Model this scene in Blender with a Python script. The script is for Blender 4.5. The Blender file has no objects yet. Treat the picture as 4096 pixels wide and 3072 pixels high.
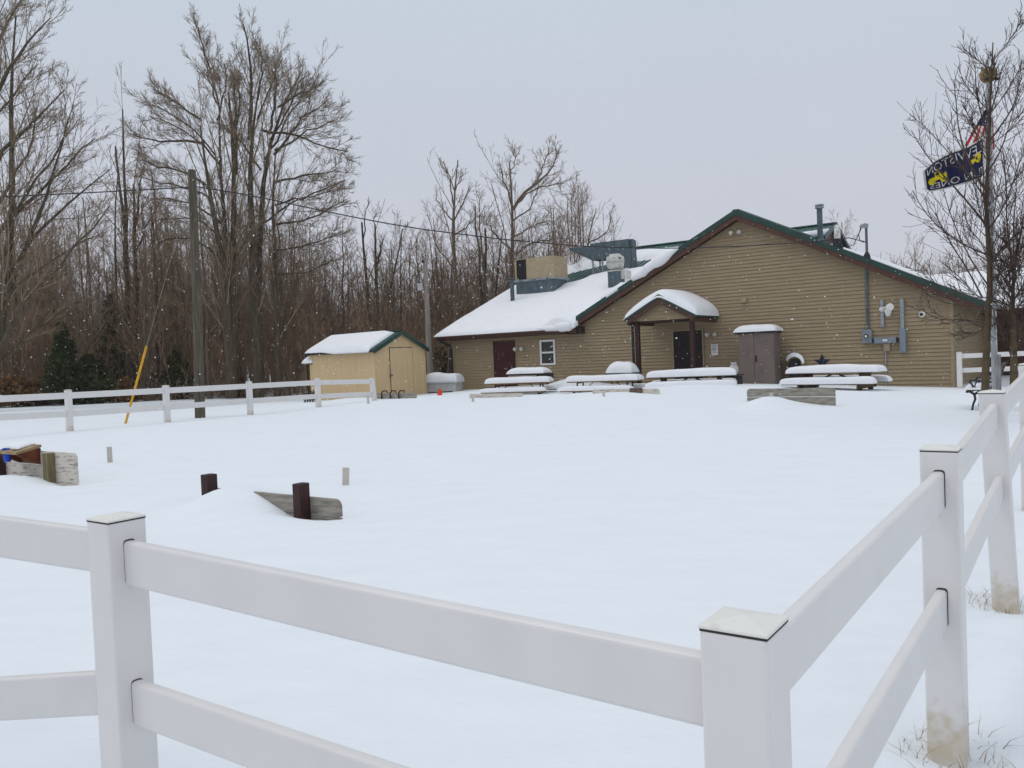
import bpy, math, random
import numpy as np
from mathutils import Vector, Matrix
R = math.radians
rng = np.random.default_rng(7); random.seed(7)
sc = bpy.context.scene
col = sc.collection
H = 1.45                                   # camera height above the near snow
FPX, PIT, ROL = 3290.0, 101/3290.0, 0.0405  # focal length in photo pixels, pitch down, roll

# ------------------------------------------------------------------ helpers
def _axes():
    fw = np.array([0, math.cos(PIT), -math.sin(PIT)]); r0 = np.array([1., 0, 0]); u0 = np.cross(r0, fw)
    return r0*math.cos(ROL)-u0*math.sin(ROL), u0*math.cos(ROL)+r0*math.sin(ROL), fw
RT, UP, FW = _axes()
CAM = np.array([0, 0, H])
def ray(x, y):
    d = RT*(x-2048)/FPX-UP*(y-1536)/FPX+FW
    return d/d[1]
def at(x, y, Y): return CAM+ray(x, y)*Y
def proj(q):
    q = np.asarray(q, float)-CAM; w = q@FW
    return np.array([2048+FPX*(q@RT)/w, 1536-FPX*(q@UP)/w])

def material(name, base, rough=0.7, var=0.12, scale=8.0, bump=0.0, bscale=None, metal=0.0, stretch=(1, 1, 1), spec=0.3, second=None, thr=None, detail=6, coord='Object'):
    m = bpy.data.materials.new(name); m.use_nodes = True
    nt = m.node_tree; bs = nt.nodes['Principled BSDF']
    bs.inputs['Roughness'].default_value = rough; bs.inputs['Metallic'].default_value = metal
    bs.inputs['Specular IOR Level'].default_value = spec
    tc = nt.nodes.new('ShaderNodeTexCoord'); mp = nt.nodes.new('ShaderNodeMapping')
    mp.inputs['Scale'].default_value = stretch
    nt.links.new(tc.outputs[coord], mp.inputs['Vector'])
    nz = nt.nodes.new('ShaderNodeTexNoise'); nz.inputs['Scale'].default_value = scale; nz.inputs['Detail'].default_value = detail
    nt.links.new(mp.outputs[0], nz.inputs['Vector'])
    rp = nt.nodes.new('ShaderNodeValToRGB')
    b2 = second or tuple(max(0, c*(1-2*var)) for c in base)
    b1 = base if second else tuple(min(1, c*(1+var)) for c in base)
    e = rp.color_ramp.elements
    e[0].position, e[1].position = thr or (0.32, 0.68)
    e[0].color = (*b2, 1); e[1].color = (*b1, 1)
    nt.links.new(nz.outputs['Fac'], rp.inputs['Fac']); nt.links.new(rp.outputs['Color'], bs.inputs['Base Color'])
    if bump:
        n2 = nt.nodes.new('ShaderNodeTexNoise'); n2.inputs['Scale'].default_value = bscale or scale*2; n2.inputs['Detail'].default_value = 5
        nt.links.new(mp.outputs[0], n2.inputs['Vector'])
        bp = nt.nodes.new('ShaderNodeBump'); bp.inputs['Strength'].default_value = 1; bp.inputs['Distance'].default_value = bump
        nt.links.new(n2.outputs['Fac'], bp.inputs['Height']); nt.links.new(bp.outputs['Normal'], bs.inputs['Normal'])
    return m
M = {}
M['snow'] = material('snow', (.815, .848, .885), .75, .012, 3, .012, 9, spec=.15, stretch=(.6, 1.6, 1))
M['capsnow'] = material('packed_snow', (.85, .85, .875), .75, .015, 4, .012, 14, spec=.15)
M['flake'] = material('flake', (.95, .95, .96), .8, .01, 3)
M['vinyl'] = material('vinyl', (.735, .708, .69), .38, .02, 6, spec=.45, second=(.70, .675, .66), thr=(.25, .6))
M['capdirt'] = material('cap_vinyl', (.78, .76, .71), .5, .05, 30, .0006, 90, second=(.64, .61, .55), thr=(.2, .45))
M['gap'] = material('gap', (.045, .040, .036), .9)
M['siding'] = material('siding', (.318, .240, .146), .62, .05, 1.4, .0012, 60, stretch=(1, 1, 9))
M['trimtan'] = material('trim_tan', (.315, .24, .15), .6, .05, 6)
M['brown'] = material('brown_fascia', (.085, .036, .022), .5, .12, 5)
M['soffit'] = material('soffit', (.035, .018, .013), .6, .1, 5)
M['green'] = material('green_trim', (.004, .042, .030), .42, .15, 5, spec=.5)
M['greenroof'] = material('green_roof', (.022, .085, .072), .45, .15, 4, metal=.2, spec=.5)
M['galv'] = material('galvanised', (.095, .130, .150), .5, .16, 5, metal=.2, stretch=(1, 1, .5))
M['galvl'] = material('galvanised_light', (.30, .33, .34), .45, .12, 6, metal=.3)
M['beige'] = material('unit_beige', (.40, .315, .205), .55, .05, 5)
M['beigel'] = material('unit_beige_side', (.44, .36, .245), .55, .06, 5)
M['alu'] = material('fan_white', (.55, .54, .50), .5, .14, 8, second=(.36, .35, .31), thr=(.3, .5))
M['pvc'] = material('pvc', (.72, .70, .66), .4, .05, 5)
M['black'] = material('black', (.010, .010, .012), .45, .2, 6, spec=.4)
M['iron'] = material('iron', (.012, .013, .020), .4, .2, 10, spec=.5)
M['door'] = material('maroon_door', (.048, .006, .008), .5, .15, 3)
M['doordark'] = material('dark_door', (.012, .005, .006), .5, .2, 3)
M['panelgrey'] = material('panel_grey', (.20, .235, .27), .5, .06, 8)
M['cabinet'] = material('cabinet', (.185, .140, .122), .6, .16, 2.5, stretch=(1, 1, .6), second=(.14, .115, .10), thr=(.35, .65))
M['shed'] = material('shed_wall', (.60, .44, .245), .65, .03, 2.2, .0015, 30, stretch=(3, 3, .5))
M['oldwood'] = material('weathered_board', (.62, .57, .50), .85, .3, 4.0, .004, 20, stretch=(1.2, 1.2, 9), second=(.20, .17, .14), thr=(.32, .46), detail=10)
M['oldwood2'] = material('grey_board', (.36, .33, .28), .85, .2, 4, .004, 24, stretch=(1.2, 1.2, 9), second=(.2, .18, .15), thr=(.35, .6), detail=10)
M['stain'] = material('stained_post', (.055, .020, .018), .6, .3, 7, .003, 30, second=(.028, .012, .012), stretch=(3, 3, .8))
M['stainlight'] = material('stained_brown', (.13, .085, .06), .7, .25, 8, .003, 30)
M['olive'] = material('treated_post', (.20, .165, .085), .7, .2, 6, .003, 30, stretch=(4, 4, .5))
M['tabletan'] = material('table_plank', (.30, .19, .10), .7, .15, 8, stretch=(1, 1, 1))
M['tablewood'] = material('table_wood', (.13, .085, .04), .8, .3, 8, .003, 20, second=(.055, .04, .022), thr=(.35, .6))
M['cedar'] = material('holder_red', (.19, .055, .02), .55, .3, 9, .002, 30, second=(.08, .02, .008))
M['holdertop'] = material('holder_top', (.42, .30, .17), .7, .2, 9, .003, 30, second=(.22, .14, .075))
M['blue'] = material('blue_cup', (.01, .07, .55), .4, .1, 5)
M['orange'] = material('cone_orange', (.75, .06, .015), .5, .05, 5)
M['pole'] = material('pole_wood', (.125, .105, .075), .85, .25, 5, .006, 30, second=(.065, .056, .04), stretch=(5, 5, .35), thr=(.35, .65))
M['palepole'] = material('pole_pale', (.30, .26, .22), .85, .15, 5, .004, 30, stretch=(5, 5, .35))
M['yellow'] = material('guard_yellow', (.68, .36, .015), .5, .12, 6)
M['bark'] = material('bark', (.20, .145, .098), .9, .3, 5, .02, 18, second=(.11, .08, .055), stretch=(2, 2, .5))
M['barkbig'] = material('dark_bark', (.115, .088, .055), .9, .3, 4, .03, 12, second=(.055, .043, .027), stretch=(2, 2, .4))
M['twig'] = material('twig', (.27, .20, .135), .9, .2, 3)
M['twigred'] = material('reddish_twig', (.31, .195, .125), .9, .25, 2)
M['nearbark'] = material('young_bark', (.125, .085, .045), .85, .25, 9, .006, 40, second=(.06, .045, .026))
M['neartwig'] = material('young_twig', (.085, .055, .042), .8, .25, 5)
M['fir'] = material('fir', (.060, .075, .020), .9, .3, 3, second=(.024, .034, .010))
M['rust'] = material('dead_leaves', (.22, .115, .045), .9, .3, 4)
M['dry'] = material('dry_grass', (.36, .27, .15), .9, .25, 8)
M['flagpole'] = material('flagpole', (.42, .43, .44), .45, .12, 8, metal=.3, second=(.3, .3, .31))
M['gold'] = material('finial', (.25, .165, .065), .5, .15, 6)
M['sleeve'] = material('post_sleeve', (.30, .29, .28), .7, .2, 8, stretch=(4, 4, .5))
M['navy'] = material('flag_navy', (.012, .016, .070), .8, .12, 20)
M['flagwhite'] = material('flag_white', (.72, .70, .66), .8, .05, 20)
M['flagred'] = material('flag_red', (.45, .010, .022), .8, .1, 20)
M['flagyellow'] = material('flag_yellow', (.85, .68, .02), .8, .06, 20)
M['tank'] = material('tank_grey', (.50, .49, .48), .6, .08, 4)
M['winframe'] = material('window_white', (.74, .73, .72), .45, .03, 5)
g = bpy.data.materials.new('glass_dark'); g.use_nodes = True
b = g.node_tree.nodes['Principled BSDF']; b.inputs['Base Color'].default_value = (.012, .013, .008, 1); b.inputs['Roughness'].default_value = .08; b.inputs['Specular IOR Level'].default_value = .5
M['glass'] = g
# post vinyl: dirt and mud stains low on the post
def vinyl_post():
    m = M['vinyl'].copy(); m.name = 'vinyl_post'; nt = m.node_tree; bs = nt.nodes['Principled BSDF']
    src = bs.inputs['Base Color'].links[0].from_socket
    tc = nt.nodes.new('ShaderNodeTexCoord'); sp = nt.nodes.new('ShaderNodeSeparateXYZ'); nt.links.new(tc.outputs['Object'], sp.inputs[0])
    nz = nt.nodes.new('ShaderNodeTexNoise'); nz.inputs['Scale'].default_value = 22; nz.inputs['Detail'].default_value = 9
    nt.links.new(tc.outputs['Object'], nz.inputs['Vector'])
    mr = nt.nodes.new('ShaderNodeMapRange'); mr.inputs['From Min'].default_value = .02; mr.inputs['From Max'].default_value = .22
    mr.inputs['To Min'].default_value = .42; mr.inputs['To Max'].default_value = -.15
    nt.links.new(sp.outputs['Z'], mr.inputs['Value'])
    ad = nt.nodes.new('ShaderNodeMath'); ad.operation = 'ADD'; nt.links.new(mr.outputs[0], ad.inputs[0]); nt.links.new(nz.outputs['Fac'], ad.inputs[1])
    rp = nt.nodes.new('ShaderNodeValToRGB'); rp.color_ramp.elements[0].position = .62; rp.color_ramp.elements[1].position = 1.0; rp.color_ramp.elements[1].color = (.75, .75, .75, 1)
    nt.links.new(ad.outputs[0], rp.inputs['Fac'])
    mx = nt.nodes.new('ShaderNodeMix'); mx.data_type = 'RGBA'
    nt.links.new(rp.outputs['Color'], mx.inputs[0]); nt.links.new(src, mx.inputs[6]); mx.inputs[7].default_value = (.52, .42, .28, 1)
    nt.links.new(mx.outputs[2], bs.inputs['Base Color'])
    return m
M['vinylpost'] = vinyl_post()

ORG = {}
def _org(o):
    while o.parent: o = o.parent
    return ORG.get(o.name, np.zeros(3))
def fast_mesh(name, V, faces):
    me = bpy.data.meshes.new(name)
    V = np.asarray(V, np.float32)
    if isinstance(faces, np.ndarray):
        k = faces.shape[1]; nf = len(faces)
        me.vertices.add(len(V)); me.vertices.foreach_set('co', V.ravel())
        me.loops.add(nf*k); me.loops.foreach_set('vertex_index', faces.astype(np.int32).ravel())
        me.polygons.add(nf); me.polygons.foreach_set('loop_start', np.arange(0, nf*k, k, dtype=np.int32))
        me.polygons.foreach_set('loop_total', np.full(nf, k, dtype=np.int32))
        me.update(calc_edges=True)
    else:
        me.from_pydata(V.tolist(), [], faces); me.update()
    return me
def link(name, me, mat, parent=None, smooth=False, bevel=0, seg=2):
    o = bpy.data.objects.new(name, me); col.objects.link(o)
    for m in (mat if isinstance(mat, (list, tuple)) else [mat]): me.materials.append(m)
    if parent: o.parent = parent
    if smooth: me.polygons.foreach_set('use_smooth', [True]*len(me.polygons))
    if bevel:
        b = o.modifiers.new('edge', 'BEVEL'); b.width = bevel; b.segments = seg; b.limit_method = 'ANGLE'; b.angle_limit = R(40)
    return o
def tag(o, label=None, cat=None, group=None, kind=None):
    if label: o['label'] = label
    if cat: o['category'] = cat
    if group: o['group'] = group
    if kind: o['kind'] = kind
    return o
def thing(name, label, cat, loc, group=None):
    o = bpy.data.objects.new(name, None); col.objects.link(o); o.location = [float(v) for v in loc]; o.empty_display_size = .1
    ORG[o.name] = np.asarray(loc, float)
    return tag(o, label, cat, group)
class MB:
    def __init__(s): s.v = []; s.f = []; s.mi = []
    def add(s, V, F, mi=0):
        n = len(s.v); s.v += [tuple(map(float, p)) for p in V]; s.f += [tuple(i+n for i in f) for f in F]; s.mi += [mi]*len(F); return s
    def hexa(s, c, mi=0):        # 8 corners: bottom 4 ccw, top 4 ccw
        return s.add(c, [(3, 2, 1, 0), (4, 5, 6, 7), (0, 1, 5, 4), (1, 2, 6, 5), (2, 3, 7, 6), (3, 0, 4, 7)], mi)
    def box(s, c, size, ax=None, mi=0):
        A = np.eye(3) if ax is None else np.asarray(ax, float)
        d = np.asarray(size)/2
        return s.hexa([np.asarray(c)+A[0]*d[0]*i+A[1]*d[1]*j+A[2]*d[2]*k for k in (-1, 1) for i, j in ((-1, -1), (1, -1), (1, 1), (-1, 1))], mi)
    def beam(s, p, q, w, h, upv=(0, 0, 1), mi=0):
        p = np.asarray(p, float); q = np.asarray(q, float); x = q-p; L = np.linalg.norm(x); x /= L
        y = np.cross(upv, x); y /= np.linalg.norm(y); z = np.cross(x, y)
        return s.box((p+q)/2, (L, w, h), (x, y, z), mi)
    def tube(s, pts, rad, k=8, mi=0, caps=True):
        pts = [np.asarray(p, float) for p in pts]; n = len(pts)
        rad = [rad]*n if np.isscalar(rad) else rad
        V = []; ref = None
        for i in range(n):
            t = pts[min(i+1, n-1)]-pts[max(i-1, 0)]; t /= np.linalg.norm(t)+1e-12
            if ref is None: ref = np.array([1., 0, 0]) if abs(t[0]) < .8 else np.array([0, 1., 0])
            a = ref-t*(ref@t); a /= np.linalg.norm(a); ref = a; b = np.cross(t, a)
            V += [pts[i]+rad[i]*(a*math.cos(2*math.pi*j/k)+b*math.sin(2*math.pi*j/k)) for j in range(k)]
        F = [(i*k+j, i*k+(j+1) % k, (i+1)*k+(j+1) % k, (i+1)*k+j) for i in range(n-1) for j in range(k)]
        if caps: F += [tuple(range(k-1, -1, -1)), tuple((n-1)*k+j for j in range(k))]
        return s.add(V, F, mi)
    def lathe(s, c, prof, k=16, ax=None, mi=0):
        A = np.eye(3) if ax is None else np.asarray(ax, float); c = np.asarray(c, float)
        V = [c+A[2]*z+r*(A[0]*math.cos(2*math.pi*j/k)+A[1]*math.sin(2*math.pi*j/k)) for r, z in prof for j in range(k)]
        n = len(prof)
        F = [(i*k+j, i*k+(j+1) % k, (i+1)*k+(j+1) % k, (i+1)*k+j) for i in range(n-1) for j in range(k)]
        F += [tuple(range(k-1, -1, -1)), tuple((n-1)*k+j for j in range(k))]
        return s.add(V, F, mi)
    def prism(s, poly, d, mi=0):     # planar polygon of 3D points pushed along vector d
        n = len(poly); V = [np.asarray(p, float) for p in poly]; V += [p+np.asarray(d) for p in V]
        return s.add(V, [tuple(range(n-1, -1, -1)), tuple(range(n, 2*n))]+[(i, (i+1) % n, (i+1) % n+n, i+n) for i in range(n)], mi)
    def sheet(s, bot, top, mi=0):    # two (na,nb,3) grids closed into a solid
        bot = np.asarray(bot); top = np.asarray(top); na, nb = bot.shape[:2]
        V = np.concatenate([bot.reshape(-1, 3), top.reshape(-1, 3)]); N = na*nb
        F = []
        for i in range(na-1):
            for j in range(nb-1):
                a = i*nb+j; F += [(a, a+1, a+nb+1, a+nb), (N+a, N+a+nb, N+a+nb+1, N+a+1)]
        edge = [i*nb for i in range(na)]+[(na-1)*nb+j for j in range(1, nb)]+[i*nb+nb-1 for i in range(na-2, -1, -1)]+[j for j in range(nb-2, 0, -1)]
        for a, b in zip(edge, edge[1:]+edge[:1]): F.append((a, b, N+b, N+a))
        return s.add(V, F, mi)
    def build(s, name, mat, parent=None, smooth=False, bevel=0, seg=2, origin=None):
        org = _org(parent) if parent else (np.zeros(3) if origin is None else np.asarray(origin, float))
        me = fast_mesh(name, np.asarray(s.v)-org, s.f)
        o = link(name, me, mat, parent, smooth, bevel, seg)
        if isinstance(mat, (list, tuple)): me.polygons.foreach_set('material_index', s.mi)
        if not parent and origin is not None: o.location = [float(v) for v in org]
        return o
def noise2(x, y, seed=0):
    r = np.random.default_rng(100+seed); o = 0
    for i in range(7):
        a = r.uniform(0, 2*math.pi); f = 1.0*1.7**(i % 4)*r.uniform(.7, 1.3); p = r.uniform(0, 6.28)
        o = o+np.sin((x*math.cos(a)+y*math.sin(a))*f+p)/(1+i % 4)
    return o/3.5

# ------------------------------------------------------------------ building frame: u left along the wall, o outwards, z up
ANG = R(-54.9823)
T3 = np.array([math.sin(ANG), math.cos(ANG), 0]); N3 = np.array([-T3[1], T3[0], 0])
ZZ = np.array([0, 0, 1.])
DPL = -29.42
O3 = ray(3818, 1500)*(DPL/(ray(3818, 1500)@N3)); O3[2] = 0
def B(u, o, z): return O3+T3*u+N3*o+ZZ*z
def W(x, y, off=0.0):
    d = ray(x, y); q = CAM+d*((DPL+off)/(d@N3)); return (q-O3)@T3, q[2]-H     # height relative to the camera
def bb(mb, u0, u1, o0, o1, z0, z1, mi=0):
    return mb.hexa([B(u, o, z) for z in (z0, z1) for u, o in ((u0, o0), (u1, o0), (u1, o1), (u0, o1))], mi)
AX = (T3, N3, ZZ)

# ------------------------------------------------------------------ ground
ctrl = [(3790, 3046, 2.9), (4030, 2398, 4.6), (202, 1921, 10.4), (1213, 2071, 7.4), (440, 1843, 12.2), (1382, 1945, 9.0),
        (3092, 1621, 17.4), (3342, 1622, 17.2), (2637, 1580, 20.3), (2417, 1598, 20.0), (2090, 1586, 23.0), (1893, 1607, 22.5),
        (1664, 1594, 25.5), (1474, 1611, 24.0), (280, 1722, 18.6), (670, 1688, 20.2), (1008, 1660, 22.0), (1275, 1631, 23.8),
        (1818, 1562, 37.7), (3825, 1552, 26.0), (3460, 1560, 23.4), (3893, 1641, 16.6), (200, 1622, 42), (900, 1594, 43), (1760, 1562, 46),
        (2048, 3072, 2.85), (300, 2900, 3.3), (3000, 2000, 7.2), (2150, 1545, 34.0), (1700, 1580, 33.5), (2000, 2400, 4.6), (2100, 1750, 13.0), (3950, 1560, 24.0), (1250, 1606, 33.0), (2156, 1578, 29.0), (2260, 1575, 27.6), (1950, 1576, 29.6), (2760, 1543, 22.6), (2450, 1577, 26.2), (2600, 1549, 26.8), (3000, 1541, 24.5), (3200, 1558, 23.8)]
CP = np.array([at(*c) for c in ctrl]+[(-70, 10, -.15), (-70, 70, 0), (60, 10, 0), (60, 70, 0), (0, 110, 0), (0, -15, .02), (25, -10, 0), (-25, -10, 0), (30, 45, .1), (-25, 6, .0)])
def _tps(r): return np.where(r > 1e-9, r*r*np.log(r+1e-12), 0)
_n = len(CP)
_K = _tps(np.linalg.norm(CP[:, None, :2]-CP[None, :, :2], axis=2))+np.eye(_n)*2.0
_P = np.c_[np.ones(_n), CP[:, :2]]
_S = np.linalg.solve(np.block([[_K, _P], [_P.T, np.zeros((3, 3))]]), np.r_[CP[:, 2], 0, 0, 0])
# drifts and scoops: centre x, y, sigma along, sigma across, heading, height
def _c(px, py, Y): q = at(px, py, Y); return q[0], q[1]
drifts = [(*_c(2780, 1540, 22.9), 1.9, .6, R(35), .03), (*_c(2290, 1540, 33.0), 1.0, .6, R(35), .32),
          (*_c(2400, 1580, 20.2), 1.1, .6, R(35), .10), (*_c(3080, 1592, 17.0), .62, .36, R(35), .22),
          (*_c(1390, 1590, 26.5), 1.2, .5, R(30), .12),
          (*_c(985, 1970, 7.95), .36, .34, R(35), .10), (*_c(870, 1965, 8.05), .38, .34, R(35), .13), (*_c(1120, 2060, 7.3), .3, .25, R(35), .06),
          (*_c(1260, 2045, 7.55), .14, .26, R(35), -.07), (*_c(1345, 2040, 7.6), .2, .3, R(-50), -.07), (*_c(1160, 2040, 7.55), .16, .2, R(35), -.05),
          (*_c(350, 1898, 10.6), .30, .26, R(-20), -.17), (*_c(120, 1880, 11.0), .5, .28, R(-55), -.10), (*_c(40, 1905, 10.4), .35, .3, R(35), .10),
          (*_c(740, 1985, 8.0), .22, .2, 0, -.04)]
def ground(x, y):
    x = np.asarray(x, float); y = np.asarray(y, float)
    shp = x.shape; q = np.c_[x.ravel(), y.ravel()]
    z = np.zeros(len(q))
    for i in range(0, len(q), 20000):
        s = q[i:i+20000]; r = np.linalg.norm(s[:, None]-CP[None, :, :2], axis=2)
        z[i:i+20000] = _tps(r)@_S[:_n]+_S[_n]+s@_S[_n+1:]
    d = np.hypot(q[:, 0], q[:, 1]-25); f = np.clip((d-70)/60, 0, 1); f = f*f*(3-2*f)
    z = z*(1-f)+np.clip(z, -.4, .4)*0
    for cx, cy, sa, sb, hd, h in drifts:
        dx, dy = q[:, 0]-cx, q[:, 1]-cy; a = dx*math.sin(hd)+dy*math.cos(hd); b_ = dx*math.cos(hd)-dy*math.sin(hd)
        z += h*np.exp(-(a/sa)**2/2-(b_/sb)**2/2)
    z += .013*noise2(q[:, 0]*.9, q[:, 1]*1.6, 1)+.004*noise2(q[:, 0]*2.6, q[:, 1]*5.2, 8)+.022*noise2(q[:, 0]*.23, q[:, 1]*.4, 2)
    return z.reshape(shp)
def gz(x, y): return float(ground(np.array([x]), np.array([y]))[0])
def GP(px, py):
    d = ray(px, py); Ys = np.linspace(2, 60, 2500); g_ = ground(d[0]*Ys, Ys); h = H+d[2]*Ys-g_
    i = np.argmax(h < 0); Y = Ys[i]; return np.array([d[0]*Y, Y, g_[i]])
# scoops round the near posts (grass shows there)
def axisvals(lo, hi, step, out0, out1, gr=1.18):
    a = list(np.arange(lo, hi+1e-6, step)); s = step
    while a[-1] < out1: s *= gr; a.append(a[-1]+s)
    s = step
    while a[0] > out0: s *= gr; a.insert(0, a[0]-s)
    return np.array(a)
NEARP = [np.array([1.60, 2.96]), np.array([2.76, 4.62])]
for q in NEARP: drifts.append((q[0], q[1], .16, .16, 0, -.07))
gx = axisvals(-13, 17, .11, -150, 150); gy = axisvals(1.6, 33, .11, -30, 190)
X, Y = np.meshgrid(gx, gy, indexing='ij'); Zg = ground(X, Y)
na, nb = X.shape; idx = np.arange(na*nb).reshape(na, nb)
Fq = np.stack([idx[:-1, :-1], idx[1:, :-1], idx[1:, 1:], idx[:-1, 1:]], -1).reshape(-1, 4)
gr_ = link('ground', fast_mesh('ground', np.stack([X, Y, Zg], -1).reshape(-1, 3), Fq), M['snow'], smooth=True)
tag(gr_, 'smooth drifted snow covering the whole yard', kind='structure')

# ------------------------------------------------------------------ snow pillows
def pillow(mb, c, ex, ey, L, Wd, Tk, seed=0, over=.03, droop=0.0, n=34, m=16, p=5., rough=.10, ex_=.42, flat=None):
    s = np.sin(np.linspace(-math.pi/2, math.pi/2, n)); t = np.sin(np.linspace(-math.pi/2, math.pi/2, m))
    S, T_ = np.meshgrid(s, t, indexing='ij')
    c = np.asarray(c, float); ex = np.asarray(ex); ey = np.asarray(ey)
    h = Tk*np.power(np.clip(1-np.abs(S)**(p*1.6), 0, 1), ex_)*np.power(np.clip(1-np.abs(T_)**p, 0, 1), ex_)
    nz = noise2(S*L*1.3+seed*3.1, T_*Wd*1.3+seed, seed)
    h = h*(1+rough*2.2*nz)
    wob = 1+.02*noise2(S*4+seed, T_*4, seed+5)
    P = c+np.einsum('ij,k->ijk', S*(L/2+over)*wob, ex)+np.einsum('ij,k->ijk', T_*(Wd/2+over)*wob, ey)
    top = P+h[..., None]*ZZ; bot = P-ZZ*(.004+droop*np.maximum(np.abs(S)**12, np.abs(T_)**12))[..., None]
    mb.sheet(bot, top)
    return mb
def cap(name, label, c, ex, ey, L, Wd, Tk, group=None, **k):
    o = pillow(MB(), c, ex, ey, L, Wd, Tk, **k).build(name, M['capsnow'], smooth=True, origin=c)
    return tag(o, label, 'snow', group)
exec_parts = []
# ------------------------------------------------------------------ fences
E2 = -N3                                    # along the right-hand run, away from the camera
def vplane(px, py, p, q):                   # ray against the vertical plane through p and q
    d = ray(px, py); p = np.asarray(p, float)[:2]; q = np.asarray(q, float)[:2]
    m = np.array([-(q-p)[1], (q-p)[0]]); k = (p@m)/(d[:2]@m); return CAM+d*k
def fence_post(par, c, ztop, zbase, mat, w=.127, lean=(0, 0), capd=True, ax=AX):
    c = np.asarray(c, float); zb = zbase-.25
    lo = np.array([c[0], c[1], zb]); hi = np.array([c[0]+lean[0], c[1]+lean[1], ztop])
    mb = MB(); a, b_ = ax[0]*w/2, ax[1]*w/2
    mb.hexa([p+i*a+j*b_ for p in (lo, hi) for i, j in ((-1, -1), (1, -1), (1, 1), (-1, 1))])
    po = mb.build('post', mat, par, bevel=.008, seg=2)
    k = MB(); e = w/2+.001; h0 = hi+ZZ*.0016
    def ring(r, z): return [h0+ax[0]*r*i+ax[1]*r*j+ZZ*z for i, j in ((-1, -1), (1, -1), (1, 1), (-1, 1))]
    V = ring(e, 0)+ring(e, .007)+[h0+ZZ*.019]
    k.add(V, [(3, 2, 1, 0), (0, 1, 5, 4), (1, 2, 6, 5), (2, 3, 7, 6), (3, 0, 4, 7), (4, 5, 8), (5, 6, 8), (6, 7, 8), (7, 4, 8)])
    k.build('cap', M['capdirt'], po, bevel=.003)
    s = MB().box(hi-ZZ*.0006, (w-.002, w-.002, .0040), ax); s.build('cap_seam', M['gap'], po)
    return po
def rail(par, p, q, mat, h=.14, w=.038):
    return MB().beam(p, q, w, h).build('rail', mat, par, bevel=.011, seg=3)
def slot(po, c, nrm, along, h=.14, w=.038):   # dark routed opening round a rail end
    c = np.asarray(c, float); g_ = .0003
    mb = MB(); poly = []
    hw, hh, r = w/2+g_, h/2+g_, .011
    for sx, sy, a0 in ((1, 1, 0), (-1, 1, 90), (-1, -1, 180), (1, -1, 270)):
        for k in range(4):
            a = R(a0+30*k); poly.append(c+along*(sx*(hw-r)+r*math.cos(a))+ZZ*(sy*(hh-r)+r*math.sin(a)+.0022))
    mb.prism(poly, nrm*.0015); mb.build('slot', M['gap'], po)

def corner_to_centre(px, py, a):              # front top corner pixel, drop below the camera
    d = ray(px, py); p = d*(a/-d[2]); return np.array([p[0], p[1], 0])+T3*.0635-N3*.0635, H-a
cL, zL = corner_to_centre(430, 2096.8, .458); cC, zC = corner_to_centre(3069.8, 2563, .51)
c3, z3 = corner_to_centre(3832.7, 1808.5, .40); c4, z4 = corner_to_centre(4022, 1568, .297)
b4 = at(4032, 2384, 4.6); t4_ = at(3968, 1572, 4.6); lean4 = (t4_-b4)[:2]; c4 = np.array([*(b4[:2]), 0.]); z4 = t4_[2]
mid4 = c4+np.array([*(lean4*.75), 0]); low4 = c4+np.array([*(lean4*.42), 0])
c5 = mid4+(mid4-c3)*1.35; z5 = z4+.08
nf = thing('near_fence', 'white vinyl two-rail fence turning a corner right in front of the viewer', 'fence', (cC[0], cC[1], 0))
def rz(px, py, p, q): return vplane(px, py, p, q)[2]
tA = np.array([rz(491, 2156, cL, cC), rz(2789, 2611, cL, cC)])-.07
pA, pB = vplane(519, 2711, cL, cC), vplane(1611, 3072, cL, cC)
sl = (pB[2]-pA[2])/np.linalg.norm((pB-pA)[:2]); dLC = np.linalg.norm((cC-cL)[:2])
lA = np.array([pA[2], pA[2]+sl*dLC])-.07
def P3(c, z): return np.array([c[0], c[1], z])
eLC = (cC-cL)/dLC
vp_ = M['vinyl']; vpo = M['vinylpost']
poL = fence_post(nf, cL, zL, gz(cL[0], cL[1]), vpo)
poC = fence_post(nf, cC, zC, gz(cC[0], cC[1]), vpo)
po3 = fence_post(nf, c3, z3, gz(c3[0], c3[1]), vpo)
po4 = fence_post(nf, c4, z4, gz(c4[0], c4[1]), vpo, lean=tuple(lean4))
po5 = fence_post(nf, c5, z5, gz(c5[0], c5[1]), vpo)
rail(nf, P3(cL, tA[0]), P3(cC, tA[1]), vp_); rail(nf, P3(cL, lA[0]), P3(cC, lA[1]), vp_)
for zz in (tA[0], lA[0]): slot(poL, P3(cL+eLC*.0635, zz), eLC, N3)
# left run
def runend(py_t, zref): return None
qT = at(0, 2061+84, 2.80); qL = at(0, 2704+90, 2.66)
sT = P3(cL, (rz(337, 2118, cL, qT)-.07)); sLw = P3(cL, rz(373, 2676, cL, qL)-.07)
for s_, q_ in ((sT, qT), (sLw, qL)):
    d_ = (q_-s_); d_ = d_/np.linalg.norm(d_[:2]); rail(nf, s_, s_+d_*2.0, vp_); ll = s_+d_*2.0
fence_post(nf, ll, .99, gz(ll[0], ll[1]), vpo, lean=(-.12, .25))
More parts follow.
